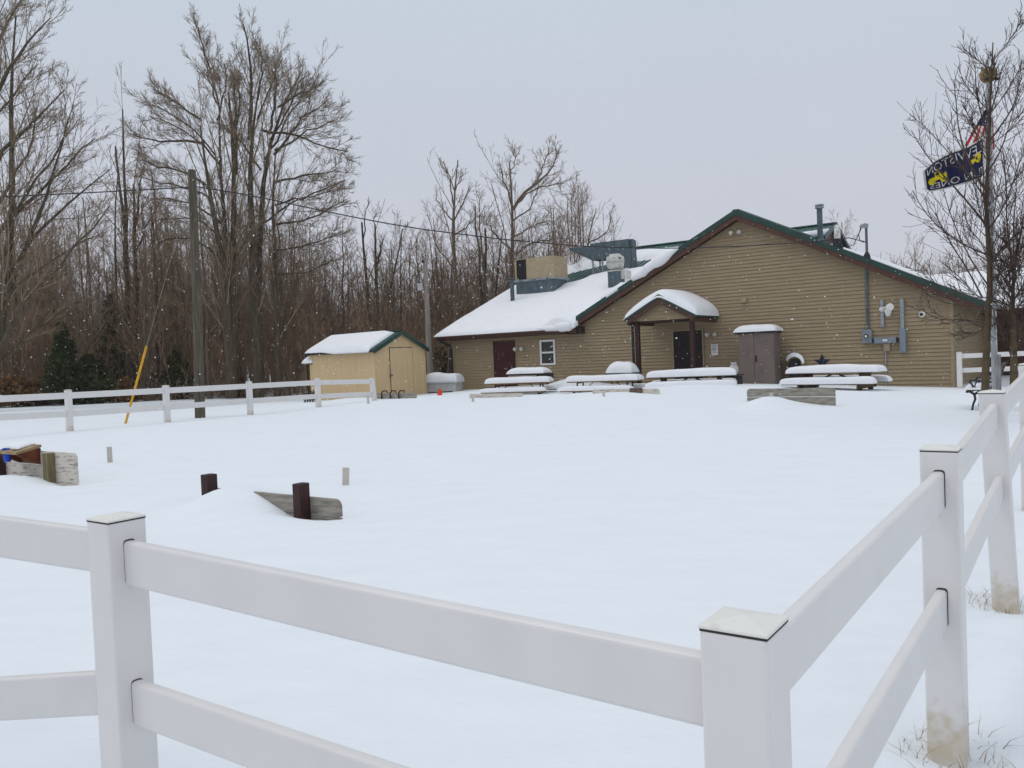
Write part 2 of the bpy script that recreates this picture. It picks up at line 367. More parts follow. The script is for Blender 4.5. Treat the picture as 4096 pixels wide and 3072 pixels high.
# right run
e3 = (c3-cC)/np.linalg.norm(c3-cC); e4 = (c4-c3)/np.linalg.norm(c4-c3)
uC = rz(3152, 2485, cC, c3)-.07; u3 = rz(3773.9, 1867.8, cC, c3)-.07
a_, b_ = vplane(3783.8, 2328.8, cC, c3), vplane(3500, 2799, cC, c3)
s2 = (b_[2]-a_[2])/np.linalg.norm((b_-a_)[:2]); l3 = a_[2]-.07; lC = l3+s2*np.linalg.norm(c3-cC)
rail(nf, P3(cC, uC), P3(c3, u3), vp_); rail(nf, P3(cC, lC), P3(c3, l3), vp_)
u4 = rz(3975, 1609, c3, mid4)-.07; l4 = rz(3999, 1894, c3, low4)-.07
rail(nf, P3(c3, u3), P3(mid4, u4), vp_); rail(nf, P3(c3, l3), P3(low4, l4), vp_)
rail(nf, P3(mid4, u4), P3(c5, u4+.09), vp_); rail(nf, P3(low4, l4), P3(c5, l4+.09), vp_)
for zz in (u3, l3): slot(po3, P3(c3+N3*.0635, zz), N3, T3)
for zz, cc in ((u4, mid4), (l4, low4)): slot(po4, P3(cc+N3*.0637, zz), N3, T3)

# far fence on the left
def basept(px, py, Y): q = at(px, py, Y); return q
ff = thing('far_fence', 'white two-rail fence across the far side of the yard, ending before the tan shed', 'fence', at(670, 1688, 20.2))
fp = [(280, 1722, 1561, 18.6), (670, 1688, 1543, 20.2), (1002, 1660, 1527, 22.0), (1275, 1631, 1515, 23.8)]
fx = (np.array([.63, .77, 0]), np.array([-.77, .63, 0]), ZZ)
pos = []
for px, pb, ptp, Yd in fp:
    q = at(px, pb, Yd); zt = at(px, ptp, Yd)[2]; lean = at(px-7, ptp, Yd)-q
    fence_post(ff, q, zt, min(q[2], gz(q[0], q[1])), vpo, lean=(lean[0]*.3, 0), ax=fx); pos.append(q)
q5 = at(1499, 1590, 25.4); t5 = at(1486, 1514, 25.4)
fence_post(ff, q5, t5[2], q5[2], vpo, lean=((t5-q5)[0]*1.0, 0), ax=fx)
q0 = pos[0]*2-pos[1]; fence_post(ff, q0, pos[0][2]+.88, gz(q0[0], q0[1]), vpo, ax=fx)
tops = [(0, 1595.5, 17.35), (279, 1582, 18.6), (667, 1562, 20.2), (1000, 1544.5, 22.0), (1275, 1530, 23.8), (1486, 1526, 25.4)]
lows = [(0, 1669, 17.35), (279, 1655, 18.6), (667, 1629, 20.2), (1000, 1604, 22.0), (1275, 1585, 23.8), (1494, 1576, 25.4)]
for seq in (tops, lows):
    P = [at(*s) for s in seq]; P[0] = P[0]+(P[0]-P[1])*.9
    for a, b in zip(P, P[1:]): rail(ff, a, b, vp_)

# short fence beside the building
rf = thing('corner_fence', 'short white two-rail fence by the corner of the tan building, behind the two young trees', 'fence', at(3840, 1554, 25.0))
fr = at(3840, 1554, 25.0); dirr = -T3*.9+np.array([.43, .25, 0])*0.3; dirr /= np.linalg.norm(dirr)
fr2 = fr-0*dirr; step = 1.98
cps = [fr, fr+dirr*step, fr+dirr*step*2]
for i, c in enumerate(cps): fence_post(rf, c, fr[2]+1.10+.02*i, gz(c[0], c[1])-.1, vpo, w=.14, ax=AX)
for i in range(2):
    for zz in (.985, .55): rail(rf, P3(cps[i], fr[2]+zz+.02*i), P3(cps[i+1], fr[2]+zz+.02*(i+1)), vp_)

# ------------------------------------------------------------------ the building
bl = thing('lodge_building', 'long tan-sided building with green metal roofs, a gable front and a small porch', 'building', B(8, 0, 0))
OV = .35
uA, zA = W(2942, 841, OV); zA += H
zA -= 0; uLft, zLft = W(2309, 1266, OV); zLft += H
SL = (zA-zLft)/(uLft-uA); SR = .50
uRgt = -.95
def zg(u): return zA-SL*(u-uA) if u > uA else zA-SR*(uA-u)
GE, ZE = 20.96, 1.192+H                     # main roof: left end and eave height
OE, MS, BR = .5, .38, 12.05
def zm(o): return ZE+MS*(OE-o)
UREND = 6.15
ULW = 20.38                                 # left end of the front wall
ZSOF = .93+H
CRS = .127
# lap siding with a real lip and groove per course
def siding(mb, frame, z0, z1, lo, hi, zoff=0.0):
    z = z0
    while z < z1-1e-4:
        zt = min(z+CRS, z1)
        a0, b0, a1, b1 = lo(z), hi(z), lo(zt), hi(zt)
        if b0-a0 > .02:
            if b1 < a1: a1 = b1 = (a1+b1)/2
            n = len(mb.v)
            V = [frame(a0, -.012, z-.002), frame(b0, -.012, z-.002), frame(b0, -.012, z+.018), frame(a0, -.012, z+.018), frame(b0, .027, z+.014), frame(a0, .027, z+.014), frame(b1, .004, zt), frame(a1, .004, zt), frame(b1, -.012, zt-.002), frame(a1, -.012, zt-.002)]
            mb.add(V, [(0, 1, 2, 3), (3, 2, 4, 5), (5, 4, 6, 7), (7, 6, 8, 9)])
        z = zt
    return mb
ud = .0
def loW(z): return 0.0 if z < zg(0)-.25 else max(0.0, uA-(zA-.22-z)/SR)
def hiW(z): return ULW if z < ZSOF else (min(13.75, uA+(zA-.22-z)/SL))
mb = siding(MB(), lambda u, o, z: B(u, o, z), -.55, zA-.24, loW, hiW)
mb.build('front_wall', M['siding'], bl)
mb = MB(); siding(mb, lambda a, o, z: B(-o, -a, z), -.55, zg(0)-.2, lambda z: 0, lambda z: 9.4)
siding(mb, lambda a, o, z: B(ULW+o, -a, z), -.55, ZE+.1, lambda z: 0, lambda z: 23)
mb.build('side_wall', M['siding'], bl)
mb = MB()
n_ = len(mb.v)
poly = [B(UREND+.35, o, z) for o, z in ((.0-7, zm(-7)-.15), (OE-BR, zm(OE-BR)-.15), (OE-2*BR+.5, ZE-.15), (OE-2*BR+.5, .2), (-7, .2))]
mb.prism(poly, T3*.05); bb(mb, UREND+.4, ULW, -23.0, -22.9, -.4, ZE); bb(mb, -.0, .1, -9.5, -22.9, -.4, 2.3)
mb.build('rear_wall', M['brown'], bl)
for q_ in ((-.012, .10, -.06, .034, zg(0)-.22), (ULW-.08, ULW+.03, -.05, .036, ZSOF)):
    mb = MB(); bb(mb, q_[0], q_[1], q_[2], q_[3], -.5, q_[4]); mb.build('corner_trim', M['trimtan'], bl, bevel=.004)
# gable roof slopes
def ribbed(mb, f, a0, a1, b0, b1, th=.05, pitch=.305, alongb=True, bmin=None):
    pass
mb = MB(); TH = .05
def zgl(u, d=0): return zg(u)+d
ov_ = lambda u: OE-(zg(u)-ZE)/MS              # valley line of the left slope against the main roof
poly = [(uA, OV), (uLft+.02, OV), (uLft+.02, ov_(uLft)), (uA, ov_(uA))]
mb.add([B(u, o, zg(u)) for u, o in poly]+[B(u, o, zg(u)-TH) for u, o in poly], [(0, 1, 2, 3), (7, 6, 5, 4), (0, 4, 5, 1), (1, 5, 6, 2), (2, 6, 7, 3), (3, 7, 4, 0)])
poly = [(uA, OV), (uRgt, OV), (uRgt, -9.6), (uA, -9.6)]
mb.add([B(u, o, zg(u)) for u, o in poly]+[B(u, o, zg(u)-TH) for u, o in poly], [(3, 2, 1, 0), (4, 5, 6, 7), (1, 5, 4, 0), (2, 6, 5, 1), (3, 7, 6, 2), (0, 4, 7, 3)])
def ribbox(mb, p, q, nrm, side, w=.035, h=.03):
    p, q, nrm, side = map(np.asarray, (p, q, nrm, side))
    mb.hexa([p-side*w/2, q-side*w/2, q+side*w/2, p+side*w/2, p-side*w/4+nrm*h, q-side*w/4+nrm*h, q+side*w/4+nrm*h, p+side*w/4+nrm*h])
for o in np.arange(.05, -9.4, -.305):
    if o < .3: ribbox(mb, B(uRgt+.02, o, zg(uRgt+.02)), B(uA-.05, o, zg(uA-.05)), ZZ, N3)
mb.build('gable_roof', M['greenroof'], bl)
# main roof with standing ribs, both slopes
mb = MB()
pol = [(GE, OE), (uLft, OE), (uLft, ov_(uLft)), (uA, ov_(uA)), (UREND, ov_(uA)), (UREND, OE-BR), (GE, OE-BR)]
n_ = len(pol)
mb.add([B(u, o, zm(o)) for u, o in pol]+[B(u, o, zm(o)-TH) for u, o in pol], [tuple(range(n_)), tuple(range(2*n_-1, n_-1, -1))]+[(i, i+n_, (i+1) % n_+n_, (i+1) % n_) for i in range(n_)])
zr = zm(OE-BR)
mb.add([B(UREND, OE-BR, zr), B(GE, OE-BR, zr), B(GE, OE-2*BR, ZE), B(UREND, OE-2*BR, ZE)]+[B(UREND, OE-BR, zr-TH), B(GE, OE-BR, zr-TH), B(GE, OE-2*BR, ZE-TH), B(UREND, OE-2*BR, ZE-TH)],
       [(0, 1, 2, 3), (7, 6, 5, 4), (0, 4, 5, 1), (1, 5, 6, 2), (2, 6, 7, 3), (3, 7, 4, 0)])
for u in np.arange(GE-.1, UREND, -.305):
    o0 = OE-.02 if u > uLft else (ov_(u) if u > uA else ov_(uA))
    ribbox(mb, B(u, o0, zm(o0)), B(u, OE-BR, zr), ZZ, T3)
mb.build('main_roof', M['greenroof'], bl)
mb = MB(); mb.hexa([B(u, OE-BR+o, zr+z) for z in (-.02, .05) for u, o in ((UREND-.02, .16), (GE+.02, .16), (GE+.02, -.16), (UREND-.02, -.16))])
mb.hexa([B(u, OV+.01-o, zA+z) for z in (-.03, .035) for u, o in ((uA-.12, 0), (uA+.12, 0), (uA+.12, 9.7), (uA-.12, 9.7))])
mb.build('ridge_cap', M['greenroof'], bl, bevel=.01)
# rake boards: green metal trim over brown fascia, dark soffit behind
def rakes(mb, pts, d0, d1, o0, o1):
    for (ua, za), (ub, zb) in zip(pts, pts[1:]):
        mb.hexa([B(u, o, z) for dz in (d1, d0) for u, o, z in ((ua, o0, za+dz), (ub, o0, zb+dz), (ub, o1, zb+dz), (ua, o1, za+dz))])
gl = [(uLft+.06, zg(uLft+.06)), (uA, zA)]; gr = [(uA, zA), (uRgt-.03, zg(uRgt-.03))]
mb = MB(); rakes(mb, gl, .04, -.155, OV-.03, OV+.025); rakes(mb, gr, .04, -.155, OV-.03, OV+.025)
rakes(mb, [(GE+.03, 0)], 0, 0, 0, 0)
mb.build('rake_trim', M['green'], bl)
for uu in (GE, UREND):                        # side rakes of the long roof
    mb = MB()
    for (oa, za, ob, zb) in ((OE+.03, ZE-.012, OE-BR, zr), (OE-BR, zr, OE-2*BR, ZE)):
        if uu == UREND and oa > 0: oa, za = ov_(uA)+.2, zm(ov_(uA)+.2)
        mb.hexa([B(u, o, z) for dz in (-.14, .045) for u, o, z in ((uu-.03, oa, za+dz), (uu+.03, oa, za+dz), (uu+.03, ob, zb+dz), (uu-.03, ob, zb+dz))])
    mb.build('rake_trim', M['green'], bl)
mb = MB(); rakes(mb, [(uLft-.02, zg(uLft-.02)), (uA, zA)], -.155, -.34, OV-.05, OV+.0); rakes(mb, [(uA, zA), (uRgt+.05, zg(uRgt+.05))], -.155, -.34, OV-.05, OV+.0)
bb(mb, uLft+.02, GE-.02, OE-.06, OE-.02, ZE-.24, ZE-.05)
mb.build('fascia', M['brown'], bl)
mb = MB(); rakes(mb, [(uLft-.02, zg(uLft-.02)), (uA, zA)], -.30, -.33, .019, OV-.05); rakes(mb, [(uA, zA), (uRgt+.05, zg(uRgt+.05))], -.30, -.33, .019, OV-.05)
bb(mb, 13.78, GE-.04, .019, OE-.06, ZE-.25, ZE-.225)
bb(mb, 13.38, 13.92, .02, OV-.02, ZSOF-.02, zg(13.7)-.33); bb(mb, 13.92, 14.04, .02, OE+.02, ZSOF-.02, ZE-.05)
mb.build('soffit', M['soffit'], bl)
mb = MB()                                   # gutter with open top
for o0, o1, z0, z1 in ((OE-.02, OE+.10, -.14, -.125), (OE+.085, OE+.10, -.125, -.03), (OE-.02, OE-.005, -.125, -.03)): bb(mb, 14.02, GE+.05, o0, o1, ZE+z0, ZE+z1)
bb(mb, GE+.035, GE+.05, OE-.005, OE+.085, ZE-.125, ZE-.03)
mb.build('gutter', M['brown'], bl)
mb = MB().tube([B(GE-.28, OE+.05, ZE-.14), B(GE-.30, OE+.03, ZE-.27), B(ULW+.10, .13, ZE-.50), B(ULW+.06, .09, ZE-.62), B(ULW+.05, .09, .1)], .075, 8)
mb.build('downspout', M['black'], bl)
# doors
def door(px0, px1, py, mat, name, fw=.05, knob=None, tall=2.1):
    u1, z = W(px0, py); u0, _ = W(px1, py-3); z += H
    d = MB(); bb(d, u0+.0, u1-.0, .02, .055, z-tall, z-.0); do = d.build(name, mat, bl, bevel=.004)
    f = MB(); bb(f, u0-fw, u0, .018, .075, z-tall, z+fw); bb(f, u1, u1+fw, .018, .075, z-tall, z+fw); bb(f, u0, u1, .018, .075, z, z+fw)
    f.build('frame', M['trimtan'] if mat is M['doordark'] else mat, do)
    return do, u0, u1, z
do, u0, u1, z = door(1979, 2056, 1371, M['door'], 'door')
MB().tube([B(u0+.1, .055, z-1.05), B(u0+.1, .10, z-1.05), B(u0+.1, .10, z-1.32), B(u0+.1, .055, z-1.32)], .016, 6).build('handle', M['galvl'], do)
do, u0, u1, z = door(2695, 2810, 1326, M['doordark'], 'door')
MB().lathe(B(u0+.12, .055, z-1.0), [(.02, 0), (.02, .03), (.035, .045), (.03, .07), (.0, .075)], 10, (T3, ZZ, N3)).build('handle', M['gold'], do)
# window
u1, zt = W(2161, 1361); u0, _ = W(2221, 1357); _, zb_ = W(2168, 1461); zt += H; zb_ += H
wf = MB(); s = .075
bb(wf, u0, u0+s, .015, .07, zb_, zt); bb(wf, u1-s, u1, .015, .07, zb_, zt); bb(wf, u0+s, u1-s, .015, .07, zt-s, zt); bb(wf, u0+s, u1-s, .015, .07, zb_, zb_+s)
wo = wf.build('window', M['winframe'], bl, bevel=.004)
sm = MB(); bb(sm, u0+s, u1-s, .018, .06, (zt+zb_)/2-.035, (zt+zb_)/2+.035); sm.build('sash', M['winframe'], wo)
gm = MB(); bb(gm, u0+s, u1-s, .018, .03, zb_+s, zt-s); gm.build('pane', M['glass'], wo)
# porch
PD = 2.2
uP, zP = W(2634, 1180, PD); zP += H; uPl, zPl = W(2503, 1272, PD); zPl += H; uPr, zPr = W(2782, 1255, PD); zPr += H
hw = ((uPl-uP)+(uP-uPr))/2; sp = ((zP-zPl)+(zP-zPr))/2/hw
def zp(u): return zP-sp*abs(u-uP)
uPl, uPr = uP+hw, uP-hw
pc = MB(); siding(pc, lambda a, o, z: B(a, PD-.22+o, z), zp(uPl)-.08, zP-.16, lambda z: max(uPr+.12, uP-(zP-.14-z)/sp), lambda z: min(uPl-.12, uP+(zP-.14-z)/sp))
bb(pc, uPr+.12, uPl-.12, PD-.30, PD-.225, zp(uPl)-.14, zp(uPl)+.1)
po_ = pc.build('porch', M['siding'], bl)
mb = MB()
for ua, ub in ((uP, uPl), (uP, uPr)):
    mb.hexa([B(u, o, zp(u)+d) for d in (-.05, 0) for u, o in ((ua, .0), (ub, .0), (ub, PD), (ua, PD))])
mb.build('porch_roof', M['greenroof'], po_)
mb = MB()
for ua, ub in ((uP, uPl+.03), (uP, uPr-.03)):
    rakes(mb, [(ua, zp(ua)), (ub, zp(ub))], .035, -.115, PD-.02, PD+.03)
for uu in (uPl, uPr): bb(mb, uu-.03, uu+.03, 0, PD, zp(uPl)-.11, zp(uPl)+.03)
mb.build('porch_trim', M['green'], po_)
mb = MB()
for ua, ub in ((uP, uPl-.06), (uP, uPr+.06)): rakes(mb, [(ua, zp(ua)), (ub, zp(ub))], -.115, -.28, PD-.05, PD+.005)
for uu in (uPl-.09, uPr+.09): bb(mb, uu-.02, uu+.02, 0, PD-.05, zp(uPl)-.27, zp(uPl)-.115)
mb.build('porch_fascia', M['brown'], po_)
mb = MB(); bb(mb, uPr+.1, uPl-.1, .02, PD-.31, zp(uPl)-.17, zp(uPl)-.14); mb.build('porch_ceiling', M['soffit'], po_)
for px in (2549, 2768):
    u, _ = W(px, 1300, PD-.25); mb = MB(); bb(mb, u-.075, u+.075, PD-.33, PD-.18, -.4, zp(uPl)-.14); mb.build('porch_post', M['stain'], po_, bevel=.006)
u, _ = W(2541, 1300, PD-.25); mb = MB(); bb(mb, u+.02, u+.10, PD-.17, PD-.11, -.3, zp(uPl)-.2); mb.build('porch_downspout', M['black'], po_)
# rear wing roof seen beyond the right eave
oR = -9.0
uE_, zE_ = W(4010, 1232, oR); zE_ += H
best = min(np.arange(2, 16, .1), key=lambda b: abs(proj(B(uE_, oR-b, zE_+.34*b))[1]-1085))
mb = MB(); mb.hexa([B(u, o, z+d) for d in (-.1, 0) for u, o, z in ((3.5, oR, zE_), (-16, oR, zE_), (-16, oR-best, zE_+.34*best), (3.5, oR-best, zE_+.34*best))])
mb.build('rear_roof', M['greenroof'], bl)
mb = MB(); bb(mb, 3.5, -16, oR-.02, oR+.03, zE_-.26, zE_-.02); mb.build('rear_fascia', M['brown'], bl)
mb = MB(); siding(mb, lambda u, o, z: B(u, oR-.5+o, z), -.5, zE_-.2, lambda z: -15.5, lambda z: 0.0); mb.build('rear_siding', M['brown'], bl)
REAR = (oR, zE_, best)

# ------------------------------------------------------------------ snow on the roofs
def RP(px, py, lift=0.0):                     # pixel on the main roof plane -> (u, o)
    d = ray(px, py); nn = N3*MS+ZZ            # z + MS*o = const
    k = ((ZE+MS*OE+lift)-(CAM-O3)@nn)/(d@nn); q = CAM+d*k-O3
    return q@T3, q@N3
bare = [(RP(2335, 1098), 1.4, .95), (RP(2290, 1130), .7, .6), (RP(2410, 1080), 1.3, 1.0), (RP(2562, 1060), 1.0, .9), (RP(2515, 1072), .9, .8)]
na_, nb_ = 150, 110
us = np.linspace(GE+.02, UREND+.05, na_); 
A_, B_ = np.meshgrid(us, np.linspace(0, 1, nb_), indexing='ij')
olo = np.where(A_ > uLft, OE+.09, np.where(A_ > uA, ov_(uA)*0+np.vectorize(ov_)(np.maximum(A_, uA)), ov_(uA)))
o_hi = np.where(A_ > 19.0, OE-BR+.05, OE-BR+.85+.2*np.sin(A_*1.1)+.2*(A_ < 17))
Og = olo+(o_hi-olo)*B_**1.0
base = O3+A_[..., None]*T3+Og[..., None]*N3+(ZE+MS*(OE-Og))[..., None]*ZZ
edge = lambda d, w: np.clip(d/w, 0, 1)**.45
dl = GE+.02-A_; df = olo-Og; db = Og-o_hi
th = (.24+.05*noise2(A_*.5, Og*.5, 3)+.03*noise2(A_*1.6, Og*1.6, 4))
th *= edge(dl, .35)*edge(db, .8)
th *= np.where(A_ > uLft, .32+.68*np.clip(df/1.4, 0, 1)**.6, 1.0)*np.where(A_ > uLft, np.clip(df/.10, 0, 1)**.5, 1)
lump = np.exp(-((A_-14.35)/.55)**2)*np.clip(df/.10, 0, 1)**.5
th += .34*lump*np.exp(-(df/.9)**2)
for (bu, bo), su, so in bare:
    r = np.clip(1.7*np.exp(-(((A_-bu)/su)**2+((Og-bo)/so)**2)**2), 0, 1); th = th*(1-r)-.03*r
rim = (B_ <= 0) | (B_ >= 1)
top = base+np.where(th > 0, th, -.02)[..., None]*ZZ
overh = (.05+.22*lump+.03*noise2(A_*3, A_*0, 9))*np.exp(-(df/.25)**2)*(A_ > uLft)
top = top+overh[..., None]*N3-(.16*lump*np.exp(-(df/.12)**2))[..., None]*ZZ; base2 = base-.03*ZZ+overh[..., None]*N3*.9-(.22*lump*np.exp(-(df/.12)**2))[..., None]*ZZ
o = MB().sheet(base2, np.maximum(top, base2-.0)).build('main_roof_snow', M['capsnow'], smooth=True, origin=B(17, -4, 3))
tag(o, 'wide blanket of snow on the long front roof around the rooftop units', 'snow')
# left slope of the gable
na_, nb_ = 70, 26
A_, B_ = np.meshgrid(np.linspace(uA+1.25, uLft+.05, na_), np.linspace(0, 1, nb_), indexing='ij')
hump = np.exp(-((A_-10.0)/.55)**2)+.5*np.exp(-((A_-11.9)/.4)**2)
olo = OV-.02+.14*hump; ohi = np.vectorize(ov_)(A_)-.3
Og = olo+(ohi-olo)*B_
thg = (.10+.02*noise2(A_*1.2, Og, 6)+.16*hump*np.exp(-((Og-OV)/.9)**2)+.12*np.clip((A_-uA-1.2)/2, 0, 1)*np.clip((OV-Og)/2, 0, 1))*edge(A_-uA-1.25, .6)*edge(olo-Og+.03, .2)
bs_ = O3+A_[..., None]*T3+Og[..., None]*N3+(zA-SL*(A_-uA))[..., None]*ZZ
o = MB().sheet(bs_-ZZ*(.01+.10*hump*np.exp(-((Og-OV)/.1)**2))[..., None]*1.0, bs_+thg[..., None]*ZZ+.004*ZZ).build('gable_snow', M['capsnow'], smooth=True, origin=B(10, 0, 4))
tag(o, 'lumpy strip of snow along the left edge of the big gable', 'snow')
def lumps(name, label, pts, rad, k=12, seed=0):
    rs_ = np.random.default_rng(seed); pts = [np.asarray(p_)+rs_.normal(0, .02, 3) for p_ in pts]
    o_ = MB().tube(pts, rad, k).build(name, M['capsnow'], smooth=True, origin=pts[0]); tag(o_, label, 'snow')
us_ = np.linspace(9.05, 11.0, 14)
lumps('snow_lump', 'thick lump of snow hanging over the left edge of the big gable', [B(u, OV+.0, zg(u)+.02) for u in us_], list(.05+.15*np.sin(np.linspace(.1, 3.0, 14))**.7*(1+.2*np.sin(us_*6))), 12, 1)
us_ = np.linspace(11.4, 12.5, 9)
lumps('snow_lump', 'small lump of snow beside the round exhaust fan on the gable edge', [B(u, OV-.25, zg(u)+.1) for u in us_], list(.04+.13*np.sin(np.linspace(.1, 3.0, 9))**.7), 10, 2)
us_ = np.linspace(15.4, 13.62, 14)
lumps('snow_lump', 'ragged snow lump drooping over the gutter where the two roofs meet', [B(u, OE+.04+.10*math.sin((15.4-u)*1.7), ZE+.04-.05*math.sin((15.4-u)*1.7)) for u in us_], list(.04+.20*np.linspace(0, 1, 14)**1.1*(1+.15*np.sin(us_*9))*np.r_[np.ones(12), .9, .5]), 12, 3)
# right slope
A_, B_ = np.meshgrid(np.linspace(3.9, uRgt+.02, 50), np.linspace(0, 1, 30), indexing='ij')
olo = OV-.75+.62*np.clip((1.6-A_)/1.2, 0, 1)+.1*noise2(A_*2, A_*0, 11); Og = olo+(-9.5-olo)*B_
thg = (.15+.10*np.clip((1.2-A_)/1.5, 0, 1)+.03*noise2(A_*1.5, Og, 12))*edge(3.9-A_, 1.2)*edge(olo-Og+.01, .15)*edge(A_-uRgt+.06, .15)
bs_ = O3+A_[..., None]*T3+Og[..., None]*N3+(zA-SR*(uA-A_))[..., None]*ZZ
o = MB().sheet(bs_, bs_+(thg+.004)[..., None]*ZZ).build('right_slope_snow', M['capsnow'], smooth=True, origin=B(1, -4, 3))
tag(o, 'thin snow sheet low on the right slope of the gable roof', 'snow')
# rear wing
A_, B_ = np.meshgrid(np.linspace(3.4, -16.1, 50), np.linspace(0, 1, 20), indexing='ij')
Og = oR+.08-(best-.02)*B_
thg = (.22+.03*noise2(A_, Og, 14))*edge(B_, .05)*edge(1.02-B_, .04)*edge(A_+16.15, .2)
bs_ = O3+A_[..., None]*T3+Og[..., None]*N3+(zE_+.34*(oR-Og))[..., None]*ZZ
o = MB().sheet(bs_, bs_+(thg+.004)[..., None]*ZZ).build('rear_roof_snow', M['capsnow'], smooth=True, origin=B(-6, -12, 3))
tag(o, 'smooth snow on the low rear roof behind the young trees', 'snow')
# porch
A_, B_ = np.meshgrid(np.linspace(-1, 1, 61), np.linspace(0, 1, 24), indexing='ij')
uu = uP+A_*(hw+.07); Og = PD+.05-(PD+.02)*B_
zb0 = zP-sp*np.sqrt((uu-uP)**2+.02)
thg = (.36+.03*noise2(uu*1.3, Og, 15))*np.power(np.clip(1-np.abs(A_)**5, 0, 1), .42)*np.power(np.clip(1-(1-B_)**9, 0, 1), .4)*(1-.12*np.exp(-((uu-uP)/.35)**2))
bs_ = O3+uu[..., None]*T3+Og[..., None]*N3+zb0[..., None]*ZZ
o = MB().sheet(bs_-.012*ZZ, bs_+(thg+.01)[..., None]*ZZ).build('porch_snow', M['capsnow'], smooth=True, origin=B(uP, 1, zP))
tag(o, 'thick rounded snow cap on the small porch roof', 'snow')
# ------------------------------------------------------------------ rooftop equipment
def uoz(px, py, o):                            # pixel at offset o from the wall plane -> (u, z)
    u, z = W(px, py, o); return u, z+H
# packaged air handler on a sheet-metal curb
uf, of = RP(2206, 1176, .12)
uR_, zt_ = uoz(2212, 1023, of); uL_, _ = uoz(2058, 1040, of); _, zm_ = uoz(2212, 1108, of)
d_ = .1
ob = of-2.1
best_ = min(np.arange(.4, 4, .05), key=lambda d: abs(proj(B(uR_, of-d, zt_))[0]-2268)); ob = of-best_
ac = thing('air_conditioner', 'tan boxy rooftop air conditioner on a blue-grey metal curb', 'rooftop unit', B((uL_+uR_)/2, of-.8, zm_-.8))
mb = MB(); bb(mb, uR_, uL_-.78*(uL_-uR_)/2.6, ob, of, zm_+.02, zt_); bb(mb, uL_-.08, uL_, ob, of, zm_+.02, zt_); bb(mb, uR_, uL_, ob, of, zt_, zt_+.025); mb.build('cabinet', M['beige'], ac, bevel=.01)
mb = MB(); ul_ = uL_-.78*(uL_-uR_)/2.6; bb(mb, ul_+.005, uL_-.085, ob+.02, of-.05, zm_+.03, zt_-.01)
for i in range(16): z = zm_+.05+i*(zt_-zm_-.1)/15; bb(mb, ul_+.005, uL_-.085, of-.05, of-.03, z, z+.02)
mb.build('coil_grille', M['black'], ac)
mb = MB(); uq = (uR_+ul_)/2; bb(mb, uq-.004, uq+.004, of, of+.004, zm_+.03, zt_-.01); bb(mb, uR_+.02, ul_-.02, of, of+.004, zm_+.42*(zt_-zm_)-.004+.0, zm_+.42*(zt_-zm_)); mb.build('panel_seam', M['beigel'], ac)
mb = MB(); bb(mb, uR_-.05, uL_+.05, ob-.05, of+.05, zm_-.08, zm_+.02); mb.build('base_rail', M['galvl'], ac, bevel=.006)
for k in (.12, .45, .82):
    mb = MB(); bb(mb, uR_+k*(uL_-uR_), uR_+k*(uL_-uR_)+.14, of+.05, of+.054, zm_-.06, zm_-.02); mb.build('lift_hole', M['black'], ac)
mb = MB(); bb(mb, uR_+.04, uL_-.04, ob+.02, of, zm_-1.25, zm_-.08); mb.build('curb', M['galv'], ac)
# make-up air unit with a big triangular intake hood on legs
uf2, of2 = RP(2517, 1084, .10)
uR2, zt2 = uoz(2513, 958, of2); uL2, _ = uoz(2361, 977, of2); _, zb2 = uoz(2513, 1024, of2); uH2, zH2 = uoz(2277, 997, of2)
dd = min(np.arange(.2, 3, .05), key=lambda d: abs(proj(B(uR2, of2-d, zt2))[0]-2540)); ob2 = of2-dd-.15
mu = thing('makeup_air_unit', 'dark grey rooftop air unit with a wedge-shaped intake hood on braced legs', 'rooftop unit', B((uL2+uR2)/2, of2-.5, zb2-.6))
mb = MB(); bb(mb, uR2, uL2, ob2, of2, zb2, zt2); mb.build('housing', M['galv'], mu, bevel=.01)
mb = MB(); bb(mb, uR2-.0, uL2, ob2-.01, of2+.012, zt2, zt2+.03); bb(mb, uR2, uL2, of2, of2+.012, zb2+.0, zb2+.05); bb(mb, uL2-.02, uL2+.0, of2, of2+.012, zb2, zt2)
for k in (.33, .64): bb(mb, uR2+k*(uL2-uR2), uR2+k*(uL2-uR2)+.012, of2, of2+.006, zb2+.05, zt2)
mb.build('housing_trim', M['galv'], mu)
mb = MB(); tri = [(uL2, zt2-.08), (uH2, zH2+.06), (uH2, zH2-.03), (uL2, zb2+.02)]
mb.prism([B(u, of2, z) for u, z in tri], -N3*(of2-ob2)); mb.build('intake_hood', M['galv'], mu, bevel=.006)
mb = MB(); bb(mb, uR2-.02, uR2+.42, ob2+.02, of2-.02, zb2-.85, zb2); mb.build('duct_drop', M['galv'], mu)
mb = MB(); bb(mb, uR2-.16, uR2-.01, of2-.35, of2-.12, zt2-.32, zt2+.02); mb.build('switch_box', M['galv'], mu)
mb = MB().tube([B(uR2-.06, of2-.2, zt2-.3), B(uR2-.06, of2-.2, zb2), B(uR2-.1, of2-.1, zb2-.7)], .022, 6); mb.build('conduit', M['galv'], mu)
for ua in (uL2-.08, uL2-.62):
    for oo in (of2-.06, ob2+.06):
        mb = MB(); bb(mb, ua-.03, ua+.03, oo-.03, oo+.03, zb2-1.0, zb2); mb.build('leg', M['galvl'], mu)
mb = MB(); 
for za, zc in ((zb2-.12, zb2-.75), (zb2-.75, zb2-.12)): mb.beam(B(uL2-.08, of2-.03, za), B(uL2-.62, of2-.03, zc), .02, .03)
mb.build('cross_brace', M['galvl'], mu)
